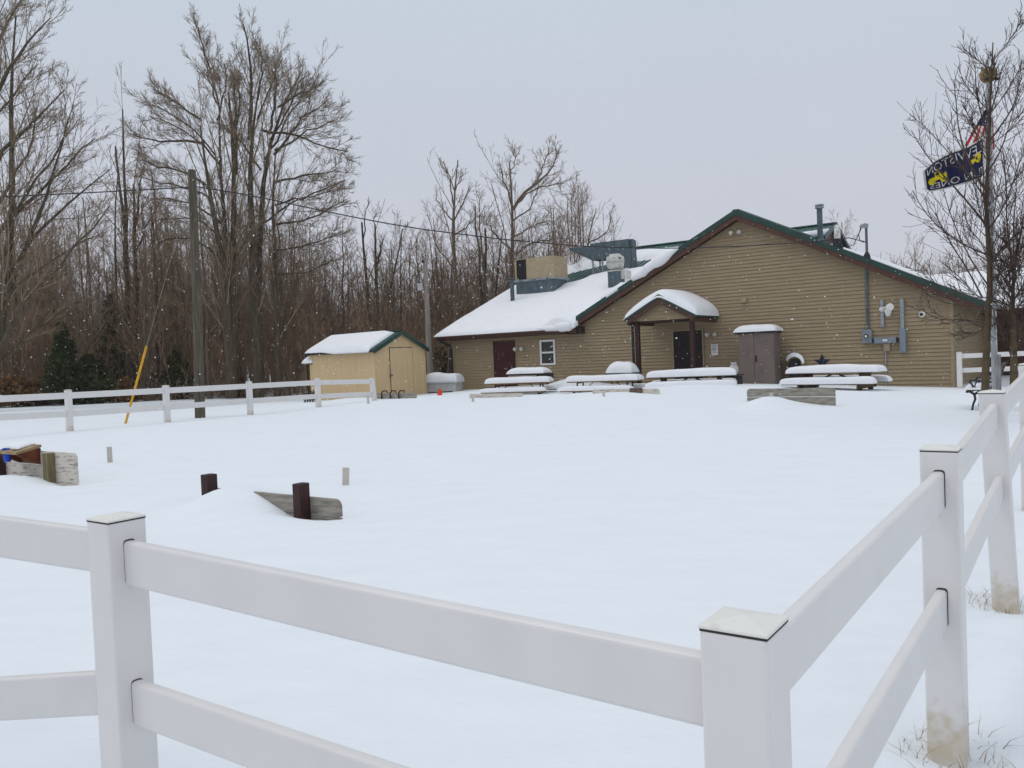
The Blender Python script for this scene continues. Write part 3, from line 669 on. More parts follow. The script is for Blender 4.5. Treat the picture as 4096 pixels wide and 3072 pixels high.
# exhaust fan
uf3, of3 = RP(2432, 1166, .06)
uR3, zc3 = uoz(2475, 1083, of3); uL3, _ = uoz(2430, 1085, of3); cu = (uR3+uL3)/2; w3 = uL3-uR3
uc_, zc_lo = uoz(2461, 1074, of3-.25); _, zc_hi = uoz(2461, 1023, of3-.25); r3 = abs(uoz(2496, 1045, of3-.25)[0]-uoz(2426, 1045, of3-.25)[0])/2*.92
ex = thing('exhaust_fan', 'round white rooftop exhaust fan on a square metal curb', 'exhaust fan', B(cu, of3-.25, zc3-.7))
mb = MB(); bb(mb, uR3, uL3, of3-.55, of3, zc3-1.0, zc3); mb.build('curb', M['galv'], ex, bevel=.006)
mb = MB(); bb(mb, uR3-.03, uL3+.03, of3-.58, of3+.03, zc3, zc3+.05); bb(mb, uR3-.36, uR3-.0, of3-.5, of3-.15, zc3-.36, zc3+.0); mb.build('flange', M['alu'], ex, bevel=.005)
hh = zc_hi-zc_lo
mb = MB().lathe(B(uc_, of3-.28, zc_lo), [(r3*.55, -.07), (r3*.62, 0), (r3*.80, .02*hh), (r3*.93, hh*.18), (r3*.97, hh*.45), (r3*.99, hh*.48), (r3, hh*.78), (r3*.93, hh*.93), (r3*.72, hh), (r3*.66, hh*1.01), (r3*.62, hh*1.12), (r3*.4, hh*1.15), (0, hh*1.16)], 28, AX)
mb.build('fan_shroud', M['alu'], ex, smooth=True)
mb = MB().lathe(B(uc_, of3-.28, zc_lo+hh*.45), [(r3*1.0, -.012), (r3*1.03, -.012), (r3*1.03, .012), (r3*1.0, .012)], 28, AX); mb.build('band', M['galvl'], ex)
dv = -(T3*.83)+N3*.55; dv /= np.linalg.norm(dv)
mb = MB().lathe(B(uc_, of3-.28, zc_lo+hh*.74)+dv*r3*.97, [(.045, 0), (.045, .02)], 10, (np.cross(dv, ZZ), ZZ, dv)); mb.build('hole', M['black'], ex)
def vent(name, label, base, r, h, mat, capr=0, caph=.08, capmat=None, flange=True, group=None):
    t_ = thing(name, label, 'vent pipe', base, group)
    MB().tube([base-ZZ*.25, base+ZZ*h], r, 12).build('pipe', mat, t_, smooth=False)
    if flange: MB().lathe(base, [(r*2.0, -.1), (r*1.7, .05), (r*1.05, .09)], 12).build('flashing', mat, t_)
    if capr: MB().lathe(base+ZZ*(h-.02), [(r*1.02, 0), (capr, .02), (capr, caph*.45), (r*1.1, caph*.5), (capr*1.05, caph*.75), (capr*.9, caph)], 14).build('cap', capmat or mat, t_)
    return t_
ul, ol = RP(2051, 1212, .12); bq = B(ul, ol, zm(ol)+.1)
hgt = uoz(2051, 1122, ol)[1]-bq[2]
vent('vent_pipe', 'grey roof vent pipe with a flat cap beside the tan rooftop unit', bq, .10, hgt, M['galv'], .17, .13)
q_ = uoz(2505, 1114, of3-.2); vent('drain_vent', 'short white plastic vent pipe behind the round exhaust fan', B(q_[0], of3-.2, q_[1]-.1), .055, uoz(2505, 1072, of3-.2)[1]-q_[1]+.1, M['pvc'], flange=False)
def rslope(px, o):                             # point on the right slope (offset o) under a pixel column
    us_ = np.linspace(uRgt, uA, 800); k = np.argmin([abs(proj(B(u, o, zg(u)))[0]-px) for u in us_]); return us_[k]
def topz(px, py, u, o): return min(np.arange(0, 4, .01), key=lambda h: abs(proj(B(u, o, zg(u)+h))[1]-py))
u = rslope(3282, -.25); vent('flue_pipe', 'tall dark green flue pipe with a ribbed cap on the right roof slope', B(u, -.25, zg(u)), .095, topz(3280, 833, u, -.25), M['galv'], .15, .15, M['galvl'])
for px, py in ((3346, 906), (3357, 917)):
    u = rslope(px, .05 if px < 3350 else .02); h_ = topz(px, py, u, .05); bq = B(u, .05, zg(u))
    t_ = thing('intake_pipe', 'white plastic gooseneck vent on the right roof slope, '+('the taller of the pair' if px < 3350 else 'the shorter of the pair'), 'vent pipe', bq, 'pair of white gooseneck vents')
    gs = 1 if px < 3350 else -1
    hk = [bq+ZZ*(h_-.08+.075*math.sin(a))+(N3*.5-T3*.5*gs)*(.075-.075*math.cos(a)) for a in np.linspace(0, math.pi, 8)]
    MB().tube([bq+ZZ*.2]+hk+[hk[-1]-ZZ*.10], .058, 12).build('pipe', M['pvc'], t_)
    MB().lathe(bq, [(.15, -.1), (.12, .10), (.075, .27), (.07, .3)], 10).build('boot', M['black'], t_)
# electrical mast, meter and boxes
u = rslope(3468, OV-.12); hM = topz(3460, 905, u, OV-.12); bq = B(u, OV-.12, zg(u))
um, zms = W(3473, 1316); um2, _ = W(3467, 1070)
ms = thing('service_mast', 'grey metal electric service mast rising through the right eave with a weatherhead', 'mast', B(um, .06, zms+H))
MB().tube([B(um, .075, zms+H), B(um2, .075, zg(um2)-.3), bq*0+B(u, OV-.12, zg(u)-.3), bq+ZZ*hM], .042, 10).build('pipe', M['galv'], ms)
MB().lathe(bq, [(.14, -.08), (.10, .12), (.05, .22)], 10).build('boot', M['black'], ms)
tp = bq+ZZ*hM
MB().prism([tp+T3*a+ZZ*b for a, b in ((-.06, -.06), (-.08, .05), (0, .10), (.17, .06), (.20, -.03), (.10, -.05))], N3*.1).build('weatherhead', M['galvl'], ms, bevel=.01)
MAST = tp-ZZ*.52
MB().tube([tp+T3*.17-ZZ*.03, tp+T3*.24-ZZ*.25, tp+T3*.2-ZZ*.45, MAST+T3*.08], .014, 5).build('lead_wire', M['black'], ms)
MB().tube([tp+T3*.14-ZZ*.03, tp+T3*.4-ZZ*.56, tp+T3*.62-ZZ*.62, tp+T3*.9-ZZ*.56], .014, 5).build('lead_wire', M['black'], ms)
def wrect(px0, py0, px1, py1):
    u1, z1 = W(px0, py0); u0, z0 = W(px1, py1); return u0, u1, z0+H, z1+H
em = thing('electric_meter', 'grey electric meter box with a round glass dial on the tan wall', 'meter', B(*[(wrect(3452, 1319, 3491, 1372)[0]), .06, wrect(3452, 1319, 3491, 1372)[2]]))
a = wrect(3452, 1319, 3491, 1372); mb = MB(); bb(mb, a[0], a[1], .02, .15, a[2], a[3]); mb.build('meter_box', M['panelgrey'], em, bevel=.006)
uc, zc = W(3470.5, 1344.5); c = B(uc, .15, zc+H)
MB().lathe(c, [(.105, 0), (.105, .03), (.085, .035)], 20, (T3, ZZ, N3)).build('ring', M['galvl'], em)
MB().lathe(c, [(.084, .02), (.08, .09), (.05, .105), (0, .107)], 20, (T3, ZZ, N3)).build('glass_dome', M['glass'], em)
MB().box(c+N3*.1-ZZ*.005, (.07, .07, .02), (T3, ZZ, N3)).build('dial', M['winframe'], em)
wt = thing('wiring_trough', 'long grey electrical trough with a small label between the meter and the tall panel', 'electrical box', B(wrect(3500, 1350, 3588, 1372)[0], .05, wrect(3500, 1350, 3588, 1372)[2]))
a = wrect(3500, 1351, 3588, 1371); mb = MB(); bb(mb, a[0], a[1], .02, .17, a[2], a[3]); mb.build('trough', M['panelgrey'], wt, bevel=.005)
for ua, ub in ((a[0]-.1, a[0]), (a[1], a[1]+.1)):
    mb = MB(); bb(mb, ua, ub, .05, .12, a[2]+.04, a[3]-.05); mb.build('nipple', M['black'], wt)
um_ = (a[0]+a[1])/2; mb = MB(); bb(mb, um_-.07, um_+.07, .171, .173, (a[2]+a[3])/2-.03, (a[2]+a[3])/2+.03); mb.build('label_plate', M['winframe'], wt)
a = wrect(3600, 1317, 3628, 1410); ep = thing('breaker_panel', 'tall grey electrical panel with a conduit above it', 'electrical box', B(a[0], .05, a[2]))
mb = MB(); bb(mb, a[0], a[1], .02, .16, a[2], a[3]); mb.build('panel', M['panelgrey'], ep, bevel=.005)
mb = MB(); bb(mb, a[0]+.02, a[1]-.02, .161, .166, a[2]+.03, a[3]-.03); mb.build('panel_cover', M['panelgrey'], ep)
u_, z1_ = W(3612, 1195); mb = MB(); um_ = (a[0]+a[1])/2+.01; bb(mb, um_-.055, um_+.055, .02, .10, a[3], z1_+H-.2); mb.build('conduit', M['galvl'], ep, bevel=.004)
mb = MB(); bb(mb, um_-.065, um_+.065, .02, .12, z1_+H-.45, z1_+H); mb.build('conduit_body', M['galvl'], ep, bevel=.02)
a = wrect(3536, 1376, 3563, 1404); jb = thing('junction_box', 'small brown-grey box under the electrical trough with a thin conduit down to the snow', 'electrical box', B(a[0], .05, a[2]))
mb = MB(); bb(mb, a[0], a[1], .02, .13, a[2], a[3]); bb(mb, a[0]-.02, a[1]+.02, .02, .12, a[3]-.03, a[3]+.02); mb.build('box', M['trimtan'], jb, bevel=.012)
u_, zq = W(3543, 1406); MB().tube([B(u_, .05, a[2]+.01), B(u_, .05, -.3)], .022, 7).build('conduit', M['galvl'], jb)
fd = thing('flood_lamp', 'pale floodlight on a conduit arm between the mast and the tall conduit', 'lamp', B(W(3530, 1255)[0], .05, W(3530, 1255)[1]+H))
a = wrect(3525, 1200, 3536, 1310); um_ = (a[0]+a[1])/2
mb = MB(); bb(mb, um_-.05, um_+.05, .02, .09, a[2], a[3]-.28); mb.build('conduit', M['galvl'], fd, bevel=.004)
mb = MB(); bb(mb, um_-.06, um_+.06, .02, .11, a[3]-.32, a[3]); bb(mb, um_-.06, um_+.06, .02, .11, a[2], a[2]+.22); mb.build('conduit_body', M['galvl'], fd, bevel=.02)
zz_ = W(3530, 1237)[1]+H; uu1, zz1 = W(3566, 1229); uu2, zz2 = W(3555, 1247)
MB().lathe(B(um_, .05, zz_), [(.09, 0), (.09, .05), (.05, .09)], 12, (T3, ZZ, N3)).build('mount', M['pvc'], fd)
MB().tube([B(um_, .12, zz_), B((um_+uu1)/2, .2, zz_+.06), B(uu1, .2, zz1+H)], .03, 7).build('arm', M['pvc'], fd)
MB().lathe(B(uu1, .17, zz1+H), [(.09, 0), (.12, .06), (.12, .10), (.1, .115), (0, .12)], 16, (T3, ZZ, N3)).build('lamp_head', M['pvc'], fd, smooth=False)
MB().lathe(B(uu2, .12, zz2+H-.1), [(.06, -.05), (.10, .04), (.12, .16), (.07, .22)], 12, AX).build('lamp_head', M['pvc'], fd)
def twin(px, py, label, hd=.075, gap=.15, d=.16):
    u, z = W(px, py); c = B(u, .02, z+H); t_ = thing('twin_spotlight', label, 'lamp', c, 'twin wall spotlights')
    MB().box(c+N3*.03, (.11, .11, .06), (T3, ZZ, N3)).build('mount', M['trimtan'], t_, bevel=.01)
    for s in (-1, 1):
        q = c+N3*.16+T3*s*gap; dr = N3*.8+T3*s*.2-ZZ*.35; dr /= np.linalg.norm(dr); x_ = np.cross(dr, ZZ); x_ /= np.linalg.norm(x_); y_ = np.cross(x_, dr)
        MB().tube([c+N3*.05, c+N3*.1+T3*s*gap*.7, q], .018, 6).build('arm', M['trimtan'], t_)
        MB().lathe(q, [(.03, -.08), (hd*.8, -.03), (hd, .07), (hd*.95, .09), (hd*.3, .10), (0, .1)], 14, (x_, y_, dr)).build('lamp_head', M['alu'], t_)
twin(2948, 930, 'twin spotlight high under the peak of the gable', .075, .13)
twin(2852, 1336, 'twin spotlight to the right of the dark porch door', .075, .13)
twin(2083, 1394, 'twin spotlight between the maroon door and the window', .085, .15)
a = wrect(2968, 1192, 2988, 1210); vh = thing('wall_vent', 'small grey vent hood in the middle of the gable wall', 'vent', B(a[0], .02, a[2]))
mb = MB(); mb.hexa([B(a[0], .02, a[2]), B(a[1], .02, a[2]), B(a[1], .14, a[2]), B(a[0], .14, a[2]), B(a[0], .02, a[3]), B(a[1], .02, a[3]), B(a[1], .05, a[3]), B(a[0], .05, a[3])]); mb.build('hood', M['trimtan'], vh)
mb = MB(); bb(mb, a[0]+.02, a[1]-.02, .03, .12, a[2]-.006, a[2]-.002); mb.build('opening', M['black'], vh)
u_, z_ = W(3689, 1257.5); ca = thing('dome_camera', 'tiny pale dome camera on the wall near the right corner', 'camera', B(u_, .02, z_+H))
MB().lathe(B(u_, .018, z_+H), [(.10, 0), (.10, .05), (.085, .06)], 16, (T3, ZZ, N3)).build('ring', M['pvc'], ca)
MB().lathe(B(u_+.02, .07, z_+H), [(.055, 0), (.05, .03), (0, .05)], 12, (T3, ZZ, N3)).build('lens_dome', M['black'], ca)
d = ray(3841, 1282); k = (0-(CAM-O3)@T3-.02)/(d@T3); q = CAM+d*k
sl_ = thing('porch_lamp', 'small amber wall lamp on the shaded side wall round the corner', 'lamp', q)
MB().box(q-T3*.03, (.26, .11, .06), (N3, ZZ, T3)).build('lamp_body', M['dry'], sl_, bevel=.02)
# sign
a = wrect(2845, 1378, 2873, 1420); sg = thing('smoking_sign', 'white smoking notice with a black cigarette circle beside the porch door', 'sign', B(a[0], .02, a[2]))
mb = MB(); bb(mb, a[0], a[1], .018, .024, a[2], a[3]); mb.build('plate', M['winframe'], sg)
def on_sign(px_, py_): return B(a[1]-px_*(a[1]-a[0]), .0255, a[3]-py_*(a[3]-a[2]))
mb = MB(); k = 20; c_ = (.48, .25); rx = .30; ry = rx*(a[1]-a[0])/(a[3]-a[2])
V = [on_sign(c_[0]+rx*f*math.cos(2*math.pi*i/k), c_[1]+ry*f*math.sin(2*math.pi*i/k)) for f in (.82, 1) for i in range(k)]
mb.add(V, [(i, (i+1) % k, k+(i+1) % k, k+i) for i in range(k)])
for x0, y0, x1, y1 in ((.28, .27, .66, .31), (.6, .2, .63, .26), (.52, .17, .60, .2)): mb.add([on_sign(x0, y0), on_sign(x1, y0), on_sign(x1, y1), on_sign(x0, y1)], [(0, 1, 2, 3)])
mb.build('symbol', M['black'], sg)

def text_mesh(body, size=1.0):
    cu = bpy.data.curves.new('lettering', 'FONT'); cu.body = body; cu.size = size; cu.resolution_u = 3
    ob_ = bpy.data.objects.new('lettering', cu); col.objects.link(ob_)
    dg = bpy.context.evaluated_depsgraph_get(); me = bpy.data.meshes.new_from_object(ob_.evaluated_get(dg))
    V = np.array([v.co[:] for v in me.vertices]); F = [tuple(p.vertices) for p in me.polygons]
    bpy.data.objects.remove(ob_); bpy.data.curves.remove(cu); bpy.data.meshes.remove(me)
    V[:, :2] -= V[:, :2].min(0); ext = V[:, :2].max(0); return V, F, ext
mb = MB()
for body, x0, x1, y0, y1 in (('DESIGNATED', .10, .88, .475, .535), ('SMOKING AREA', .14, .84, .56, .62), ('THANK YOU', .30, .68, .65, .695)):
    V, F, ex_ = text_mesh(body)
    mb.add([on_sign(x0+v[0]/ex_[0]*(x1-x0), y1-v[1]/ex_[1]*(y1-y0)) for v in V], F)
mb.build('lettering', M['black'], sg)
# barn star
u_, z_ = W(3290, 1448); c = B(u_, .05, z_+H); r = .29
st = MB(); V = [c+N3*.10]; 
for i in range(10):
    rr = r if i % 2 == 0 else r*.42; a_ = math.pi/2+i*math.pi/5; V.append(c+T3*rr*math.cos(a_)+ZZ*rr*math.sin(a_))
V.append(c-N3*.02)
st.add(V, [(0, i+1, (i+1) % 10+1) for i in range(10)]+[(11, (i+1) % 10+1, i+1) for i in range(10)])
tag(st.build('barn_star', material('star_navy', (.012, .022, .045), .45, .15, 8), origin=c), 'dark navy five-pointed metal star hung low on the tan wall', 'wall star')
# coiled duct with snow
u_, z_ = W(3189, 1452); c = B(u_, .35, z_+H-.04); hr = thing('duct_hood', 'round metal duct opening topped with snow beside the grey cabinet', 'duct', c)
fx_ = N3*.92-T3*.38; fx_ /= np.linalg.norm(fx_); sx_ = np.cross(fx_, ZZ); 
MB().lathe(c, [(.21, -.34), (.23, -.2), (.235, .02), (.255, .03), (.255, .07), (.21, .07), (.2, .0), (.19, -.2)], 22, (sx_, ZZ, fx_)).build('duct', M['tablewood'], hr)
MB().lathe(c, [(.20, -.06), (0, -.05)], 22, (sx_, ZZ, fx_)).build('dark_opening', M['black'], hr)
MB().box(c-ZZ*.55, (.3, .3, .7), AX).build('stand', M['black'], hr)
mb = MB(); A_, B_ = np.meshgrid(np.linspace(-1.45, 1.3, 24), np.linspace(-1, 1, 12), indexing='ij')
ri = .26; ths = .15*np.clip(1-(A_/1.45)**2, 0, 1)**.5*np.clip(1-B_**4, 0, 1)**.5+.002
pt = lambda rr: c+(rr*np.sin(A_+.25))[..., None]*(-T3)+(rr*np.cos(A_+.25))[..., None]*ZZ+(B_*.16-.16)[..., None]*fx_
mb.sheet(pt(ri+0*ths), pt(ri+ths)); tag(mb.build('duct_snow', M['capsnow'], smooth=True, origin=c), 'crescent of snow over the round duct opening', 'snow')

# ------------------------------------------------------------------ cabinet, grills, tables against the wall
OC = 1.05
u1, zt = uoz(2951, 1336, OC); u0, _ = uoz(3096, 1333, OC); zb_ = gz(*B((u0+u1)/2, OC, 0)[:2])-.3
cb_d = .72
cab = thing('storage_cabinet', 'tall grey-brown two-door storage cabinet standing against the wall, snow on its top', 'cabinet', B((u0+u1)/2, OC-.4, zb_))
mb = MB(); bb(mb, u0, u1, OC-cb_d, OC-.02, zb_, zt); mb.build('body', M['cabinet'], cab, bevel=.006)
um_ = u1-(u1-u0)*(3015-2951)/(3096-2951.)
for ua, ub in ((u0+.008, um_-.006), (um_+.006, u1-.008)):
    mb = MB(); bb(mb, ua, ub, OC-.018, OC+.004, zb_+.05, zt-.015); dr = mb.build('door', M['cabinet'], cab, bevel=.004)
mb = MB(); bb(mb, um_-.09, um_-.04, OC+.004, OC+.03, zt-1.0, zt-.78); mb.build('handle', M['black'], dr)
mb = MB(); bb(mb, u0-.05, u1+.12, OC-cb_d-.04, OC+.07, zt+.0, zt+.055); mb.build('top', M['black'], cab, bevel=.004)
cap('cabinet_snow', 'sloping snow cap on top of the tall grey cabinet', B((u0+u1)/2+.03, OC-cb_d/2+.01, zt+.055), -T3, N3, (u1-u0)+.15, cb_d+.1, .24, seed=3, p=3.2, rough=.06)

def frame_ax(pL, pR):
    ex = (pR-pL)*[1, 1, 0]; L = np.linalg.norm(ex); ex = ex/L; ey = np.array([ex[1], -ex[0], 0]); ey = ey if ey[1] < 0 else -ey
    return ex, ey, L
def metal_table(label, pl, pr, seed):
    pL, pR = at(*pl), at(*pr); ex, ey, L = frame_ax(pL, pR); zt = (pL[2]+pR[2])/2; c = (pL+pR)/2-ey*.37; c[2] = zt
    g0 = gz(c[0], c[1])-.35
    t_ = thing('picnic_table', label, 'picnic table', (c[0], c[1], g0), 'picnic tables in the snow'); A = (ex, ey, ZZ)
    MB().box(c-ZZ*.02, (L, .74, .045), A).build('tabletop', M['tabletan'], t_, bevel=.004)
    tops = [(c, L, .74, .19)]
    for s in (-1, 1):
        sc_ = c+ey*s*.66-ZZ*.30+ex*(-.10 if s > 0 else .1)*1.0
        MB().box(sc_-ZZ*.02, (L, .27, .045), A).build('seat', M['tabletan'], t_, bevel=.004); tops.append((sc_, L, .27, .14))
    for e in (-.36, .36):
        q = c+ex*L*e; mb = MB()
        for s in (-1, 1):
            mb.tube([q+ey*s*.28-ZZ*.05, q+ey*s*.28-ZZ*.2, q+ey*s*.12-ZZ*.48, q+ey*s*.10-ZZ*.75, q+ey*s*.30+ZZ*(g0-zt)], .026, 7)
            mb.tube([q+ey*s*.12-ZZ*.48, q+ey*s*.40-ZZ*.42, q+ey*s*.66-ZZ*.345], .024, 7)
            mb.tube([q+ey*s*.66-ZZ*.345, q+ey*s*.70-ZZ*.45, q+ey*s*.72+ZZ*(g0-zt)], .022, 6)
        mb.tube([q-ey*.3-ZZ*.06, q+ey*.3-ZZ*.06], .024, 6)
        mb.build('leg_frame', M['iron'], t_)
        MB().tube([q-ZZ*.42, c+ex*L*e*.45-ZZ*.05], .013, 6).build('brace', M['iron'], t_)
    names = ('table_snow', 'bench_snow', 'bench_snow')
    return t_, tops, ex, ey
def snowtops(tops, ex, ey, labels, seed, droop=.0):
    for i, ((q, L, w, tk), lb) in enumerate(zip(tops, labels)):
        cap('table_snow' if i == 0 else 'bench_snow', lb, q+ZZ*.004, ex, ey, L, w, tk, seed=seed+i, droop=droop, p=9, ex_=.34, rough=.07, over=.05, group='snow on the picnic tables')
t1, tp1, ex1, ey1 = metal_table('leftmost picnic table, tan top on black tube legs, in front of the maroon door', (1944, 1536, 29.7), (2194, 1526, 29.2), 1)
snowtops(tp1, ex1, ey1, ('thick snow on the top of the leftmost picnic table', 'snow on the front bench of the leftmost picnic table', 'snow on the rear bench of the leftmost picnic table'), 20)
t2, tp2, ex2, ey2 = metal_table('tan picnic table on black tube legs in front of the snow-mounded grill', (2267, 1526, 28.4), (2545, 1521, 27.3), 2)
snowtops(tp2, ex2, ey2, ('thick snow on the top of the table by the snow-mounded grill', 'snow on the front bench of the table by the snow-mounded grill', 'snow on the rear bench of the table by the snow-mounded grill'), 30)
def wood_table(label, pl, pr, seed):
    pL, pR = at(*pl), at(*pr); ex, ey, L = frame_ax(pL, pR); zt = (pL[2]+pR[2])/2; c = (pL+pR)/2-ey*.37; c[2] = zt
    g0 = gz(c[0], c[1])-.3; A = (ex, ey, ZZ)
    t_ = thing('picnic_table', label, 'picnic table', (c[0], c[1], g0), 'picnic tables in the snow')
    mb = MB()
    for k in range(5): mb.box(c+ey*(-.30+.15*k)-ZZ*.02, (L, .142, .04), A)
    mb.build('tabletop', M['tablewood'], t_, bevel=.004)
    tops = [(c, L, .76, .19)]
    for s in (-1, 1):
        mb = MB(); sc_ = c+ey*s*.66-ZZ*.31
        for k in (-1, 1): mb.box(sc_+ey*k*.073-ZZ*.02, (L, .14, .04), A)
        mb.build('seat', M['tablewood'], t_, bevel=.004); tops.append((sc_, L, .29, .17))
    for e in (-.33, .33):
        q = c+ex*L*e
        for s in (-1, 1): MB().beam(q+ey*s*.22-ZZ*.05, q+ey*s*.62+ZZ*(g0-zt), .04, .14, ex).build('leg', M['tablewood'], t_)
        MB().beam(q-ey*.78-ZZ*.41+ex*.045, q+ey*.78-ZZ*.41+ex*.045, .04, .14).build('seat_bearer', M['tablewood'], t_)
        MB().beam(q-ey*.34-ZZ*.10+ex*.045, q+ey*.34-ZZ*.10+ex*.045, .04, .09).build('top_bearer', M['tablewood'], t_)
        MB().beam(q-ZZ*.40, c+ex*L*e*.12-ZZ*.08, .09, .04).build('brace', M['tablewood'], t_)
    return t_, tops, ex, ey
t3, tp3, ex3, ey3 = wood_table('wooden picnic table half buried in a drift in front of the porch', (2592, 1509, 24.6), (2936, 1497, 23.9), 3)
snowtops(tp3, ex3, ey3, ('thick overhanging snow on the wooden table in front of the porch', 'snow on the front bench of the drifted wooden table', 'snow on the rear bench of the drifted wooden table'), 40, .02)
t4, tp4, ex4, ey4 = wood_table('dark wooden picnic table standing clear of the snow below the navy star', (3149, 1492, 24.6), (3505, 1485, 22.9), 4)
snowtops(tp4, ex4, ey4, ('thick snow on the top of the wooden table below the star', 'thick snow on the front bench of the wooden table below the star', 'snow on the rear bench of the wooden table below the star'), 50, .02)
# gas griddle
pL, pR = at(2027, 1512, 32.2), at(2183, 1507, 31.2); ex, ey, L = frame_ax(pL, pR); A = (ex, ey, ZZ); zt = pL[2]+.10; c = (pL+pR)/2-ey*.3; c[2] = zt; g0 = gz(c[0], c[1])-.2
gr = thing('gas_griddle', 'wide black gas grill with a row of knobs, capped with snow, before the maroon door', 'grill', (c[0], c[1], g0))
MB().box(c-ex*.13-ZZ*.11, (L*.80, .56, .2), A).build('control_panel', M['beigel'], gr, bevel=.006)
MB().box(c-ex*.07+ZZ*.02, (L*.93, .62, .07), A).build('griddle_top', M['black'], gr, bevel=.006)
MB().box(c+ex*L*.38-ZZ*.09, (L*.24, .58, .26), A).build('side_shelf', M['black'], gr, bevel=.006)
for k in range(8): MB().lathe(c-ex*(L*.50)+ex*(k+.6)*L*.095+ey*.28-ZZ*.12, [(.028, 0), (.028, .03), (.012, .05)], 8, (ex, ZZ, ey)).build('knob', M['black'], gr)
MB().tube([c+ex*L*.5+ey*.1-ZZ*.02, c+ex*L*.62+ey*.1-ZZ*.02], .022, 6).build('handle', M['black'], gr)
for i in (-.42, .36):
    for j in (-.2, .2): MB().beam(c+ex*L*i+ey*j-ZZ*.2, c+ex*L*i+ey*j+ZZ*(g0-zt), .05, .05, ex).build('leg', M['black'], gr)
MB().box(c-ZZ*(.62), (L*.8, .5, .05), A).build('shelf', M['black'], gr)
cap('griddle_snow', 'lumpy snow cap on the wide gas grill', c-ex*.05+ZZ*.055, ex, ey, L*.92, .6, .24, seed=61, p=3.2)
# snow-mounded grill
pL, pR = at(2417, 1493, 30.0), at(2527, 1490, 29.2); ex, ey, L = frame_ax(pL, pR); A = (ex, ey, ZZ); zt = pL[2]; c = (pL+pR)/2-ey*.3; c[2] = zt; g0 = gz(c[0], c[1])-.2
gr = thing('snowy_grill', 'grey-green grill beside the porch post under a tall round mound of snow', 'grill', (c[0], c[1], g0))
MB().box(c-ZZ*.045, (L, .55, .09), A).build('grill_top', M['galv'], gr, bevel=.01)
MB().box(c-ZZ*.2, (L*.72, .5, .22), A).build('firebox', M['galv'], gr, bevel=.02)
for i in (-.3, .3):
    for j in (-.18, .18): MB().beam(c+ex*L*i+ey*j-ZZ*.28, c+ex*L*i+ey*j+ZZ*(g0-zt), .05, .05, ex).build('leg', M['galv'], gr)
MB().box(c-ZZ*.62, (L*.66, .46, .3), A).build('lower_cabinet', M['galv'], gr, bevel=.01)
cap('mound_snow', 'tall dome of snow on the grey-green grill', c+ZZ*.004, ex, ey, L*.93, .56, .42, seed=65, p=2.2, rough=.08, over=.0)
# propane cylinder and black cart beside the cabinet
c = at(2936, 1492, 27.2); pt_ = thing('propane_tank', 'pale propane cylinder on a black cart just left of the tall cabinet', 'propane tank', c)
r = .15
MB().lathe(c-ZZ*.02, [(.07, -.05), (r*.9, -.02), (r, .06), (r, .18), (r*.85, .26), (.05, .29), (0, .3)], 16).build('tank_body', M['tank'], pt_, smooth=True)
mb = MB().lathe(c+ZZ*.26, [(.09, 0), (.1, .1), (.085, .1), (.08, 0)], 12); mb.build('collar', M['tank'], pt_)
MB().tube([c+ZZ*.28, c+ZZ*.40], .025, 8).build('valve', M['black'], pt_)
g0 = gz(c[0], c[1])-.2
ct = thing('black_cart', 'low black cart under the pale propane cylinder', 'cart', (c[0], c[1], g0))
MB().box((c[0]-.05, c[1], c[2]-.06), (.62, .5, .03), AX).build('shelf', M['black'], ct)
MB().box((c[0]-.05, c[1]+.05, (c[2]-.1+g0)/2), (.56, .4, c[2]-.1-g0), AX).build('body', M['black'], ct, bevel=.02)

# ------------------------------------------------------------------ shed
SH = R(-58); sT = np.array([math.sin(SH), math.cos(SH), 0]); sN = np.array([-sT[1], sT[0], 0]); sN = sN if sN[1] < 0 else -sN
# side wall runs along sT, gable face runs along sE (to the right and away)
YS = 33.0
cF = at(1506, 1580, YS); sE = -sN
def fit(base, dirv, px):
    return min(np.arange(.3, 8, .01), key=lambda s: abs(proj(base+dirv*s)[0]-px))
Wg = fit(cF, sE, 1706); Ls = fit(cF, sT, 1246)
def zfor(q, py): return min(np.arange(-1, 6, .01), key=lambda z: abs(proj([q[0], q[1], z])[1]-py))
zev = zfor(cF, 1396); mid = cF+sE*Wg/2; zap = zfor(mid, 1327); zb = -.2
sh = thing('tan_shed', 'tan wooden garden shed with green roof trim and one door, snow on its roof', 'shed', (mid[0], mid[1], zb))
def S(a, b, z): q = cF+sE*a+sT*b; return np.array([q[0], q[1], z])   # a across the gable, b back along the side
mb = MB()
gp = [(0, zb), (Wg, zb), (Wg, zev), (Wg/2, zap-.04), (0, zev)]
mb.prism([S(a, 0, z) for a, z in gp], sT*Ls)
mb.build('wall', M['shed'], sh)
for b in (.045, Ls-.045): MB().box(S(0, b, (zb+zev)/2)-sE*.008, (.08, .018, zev-zb-.03), (sT, sE, ZZ)).build('corner_board', M['shed'], sh)
for a in (.045, Wg-.045): MB().box(S(a, 0, (zb+zev)/2)-sT*.008, (.09, .018, zev-zb-.06), (sE, sT, ZZ)).build('corner_board', M['shed'], sh)
sps = (zap-zev)/(Wg/2)
def zs_(a): return zap-sps*abs(a-Wg/2)
ovs = .13; ft = .10
mb = MB()
for s in (0, 1):
    a0, a1 = (Wg/2, -ovs) if s == 0 else (Wg/2, Wg+ovs)
    mb.hexa([S(a, b, zs_(a)+d) for d in (.0, .045) for a, b in ((a0, -ft), (a1, -ft), (a1, Ls+ft), (a0, Ls+ft))])
for b in np.arange(0, Ls, .25):
    for a1 in (-ovs+.01, Wg+ovs-.01): ribbox(mb, S(a1, b, zs_(a1)+.045), S(Wg/2, b, zs_(Wg/2)+.045), ZZ, sT, .03, .02)
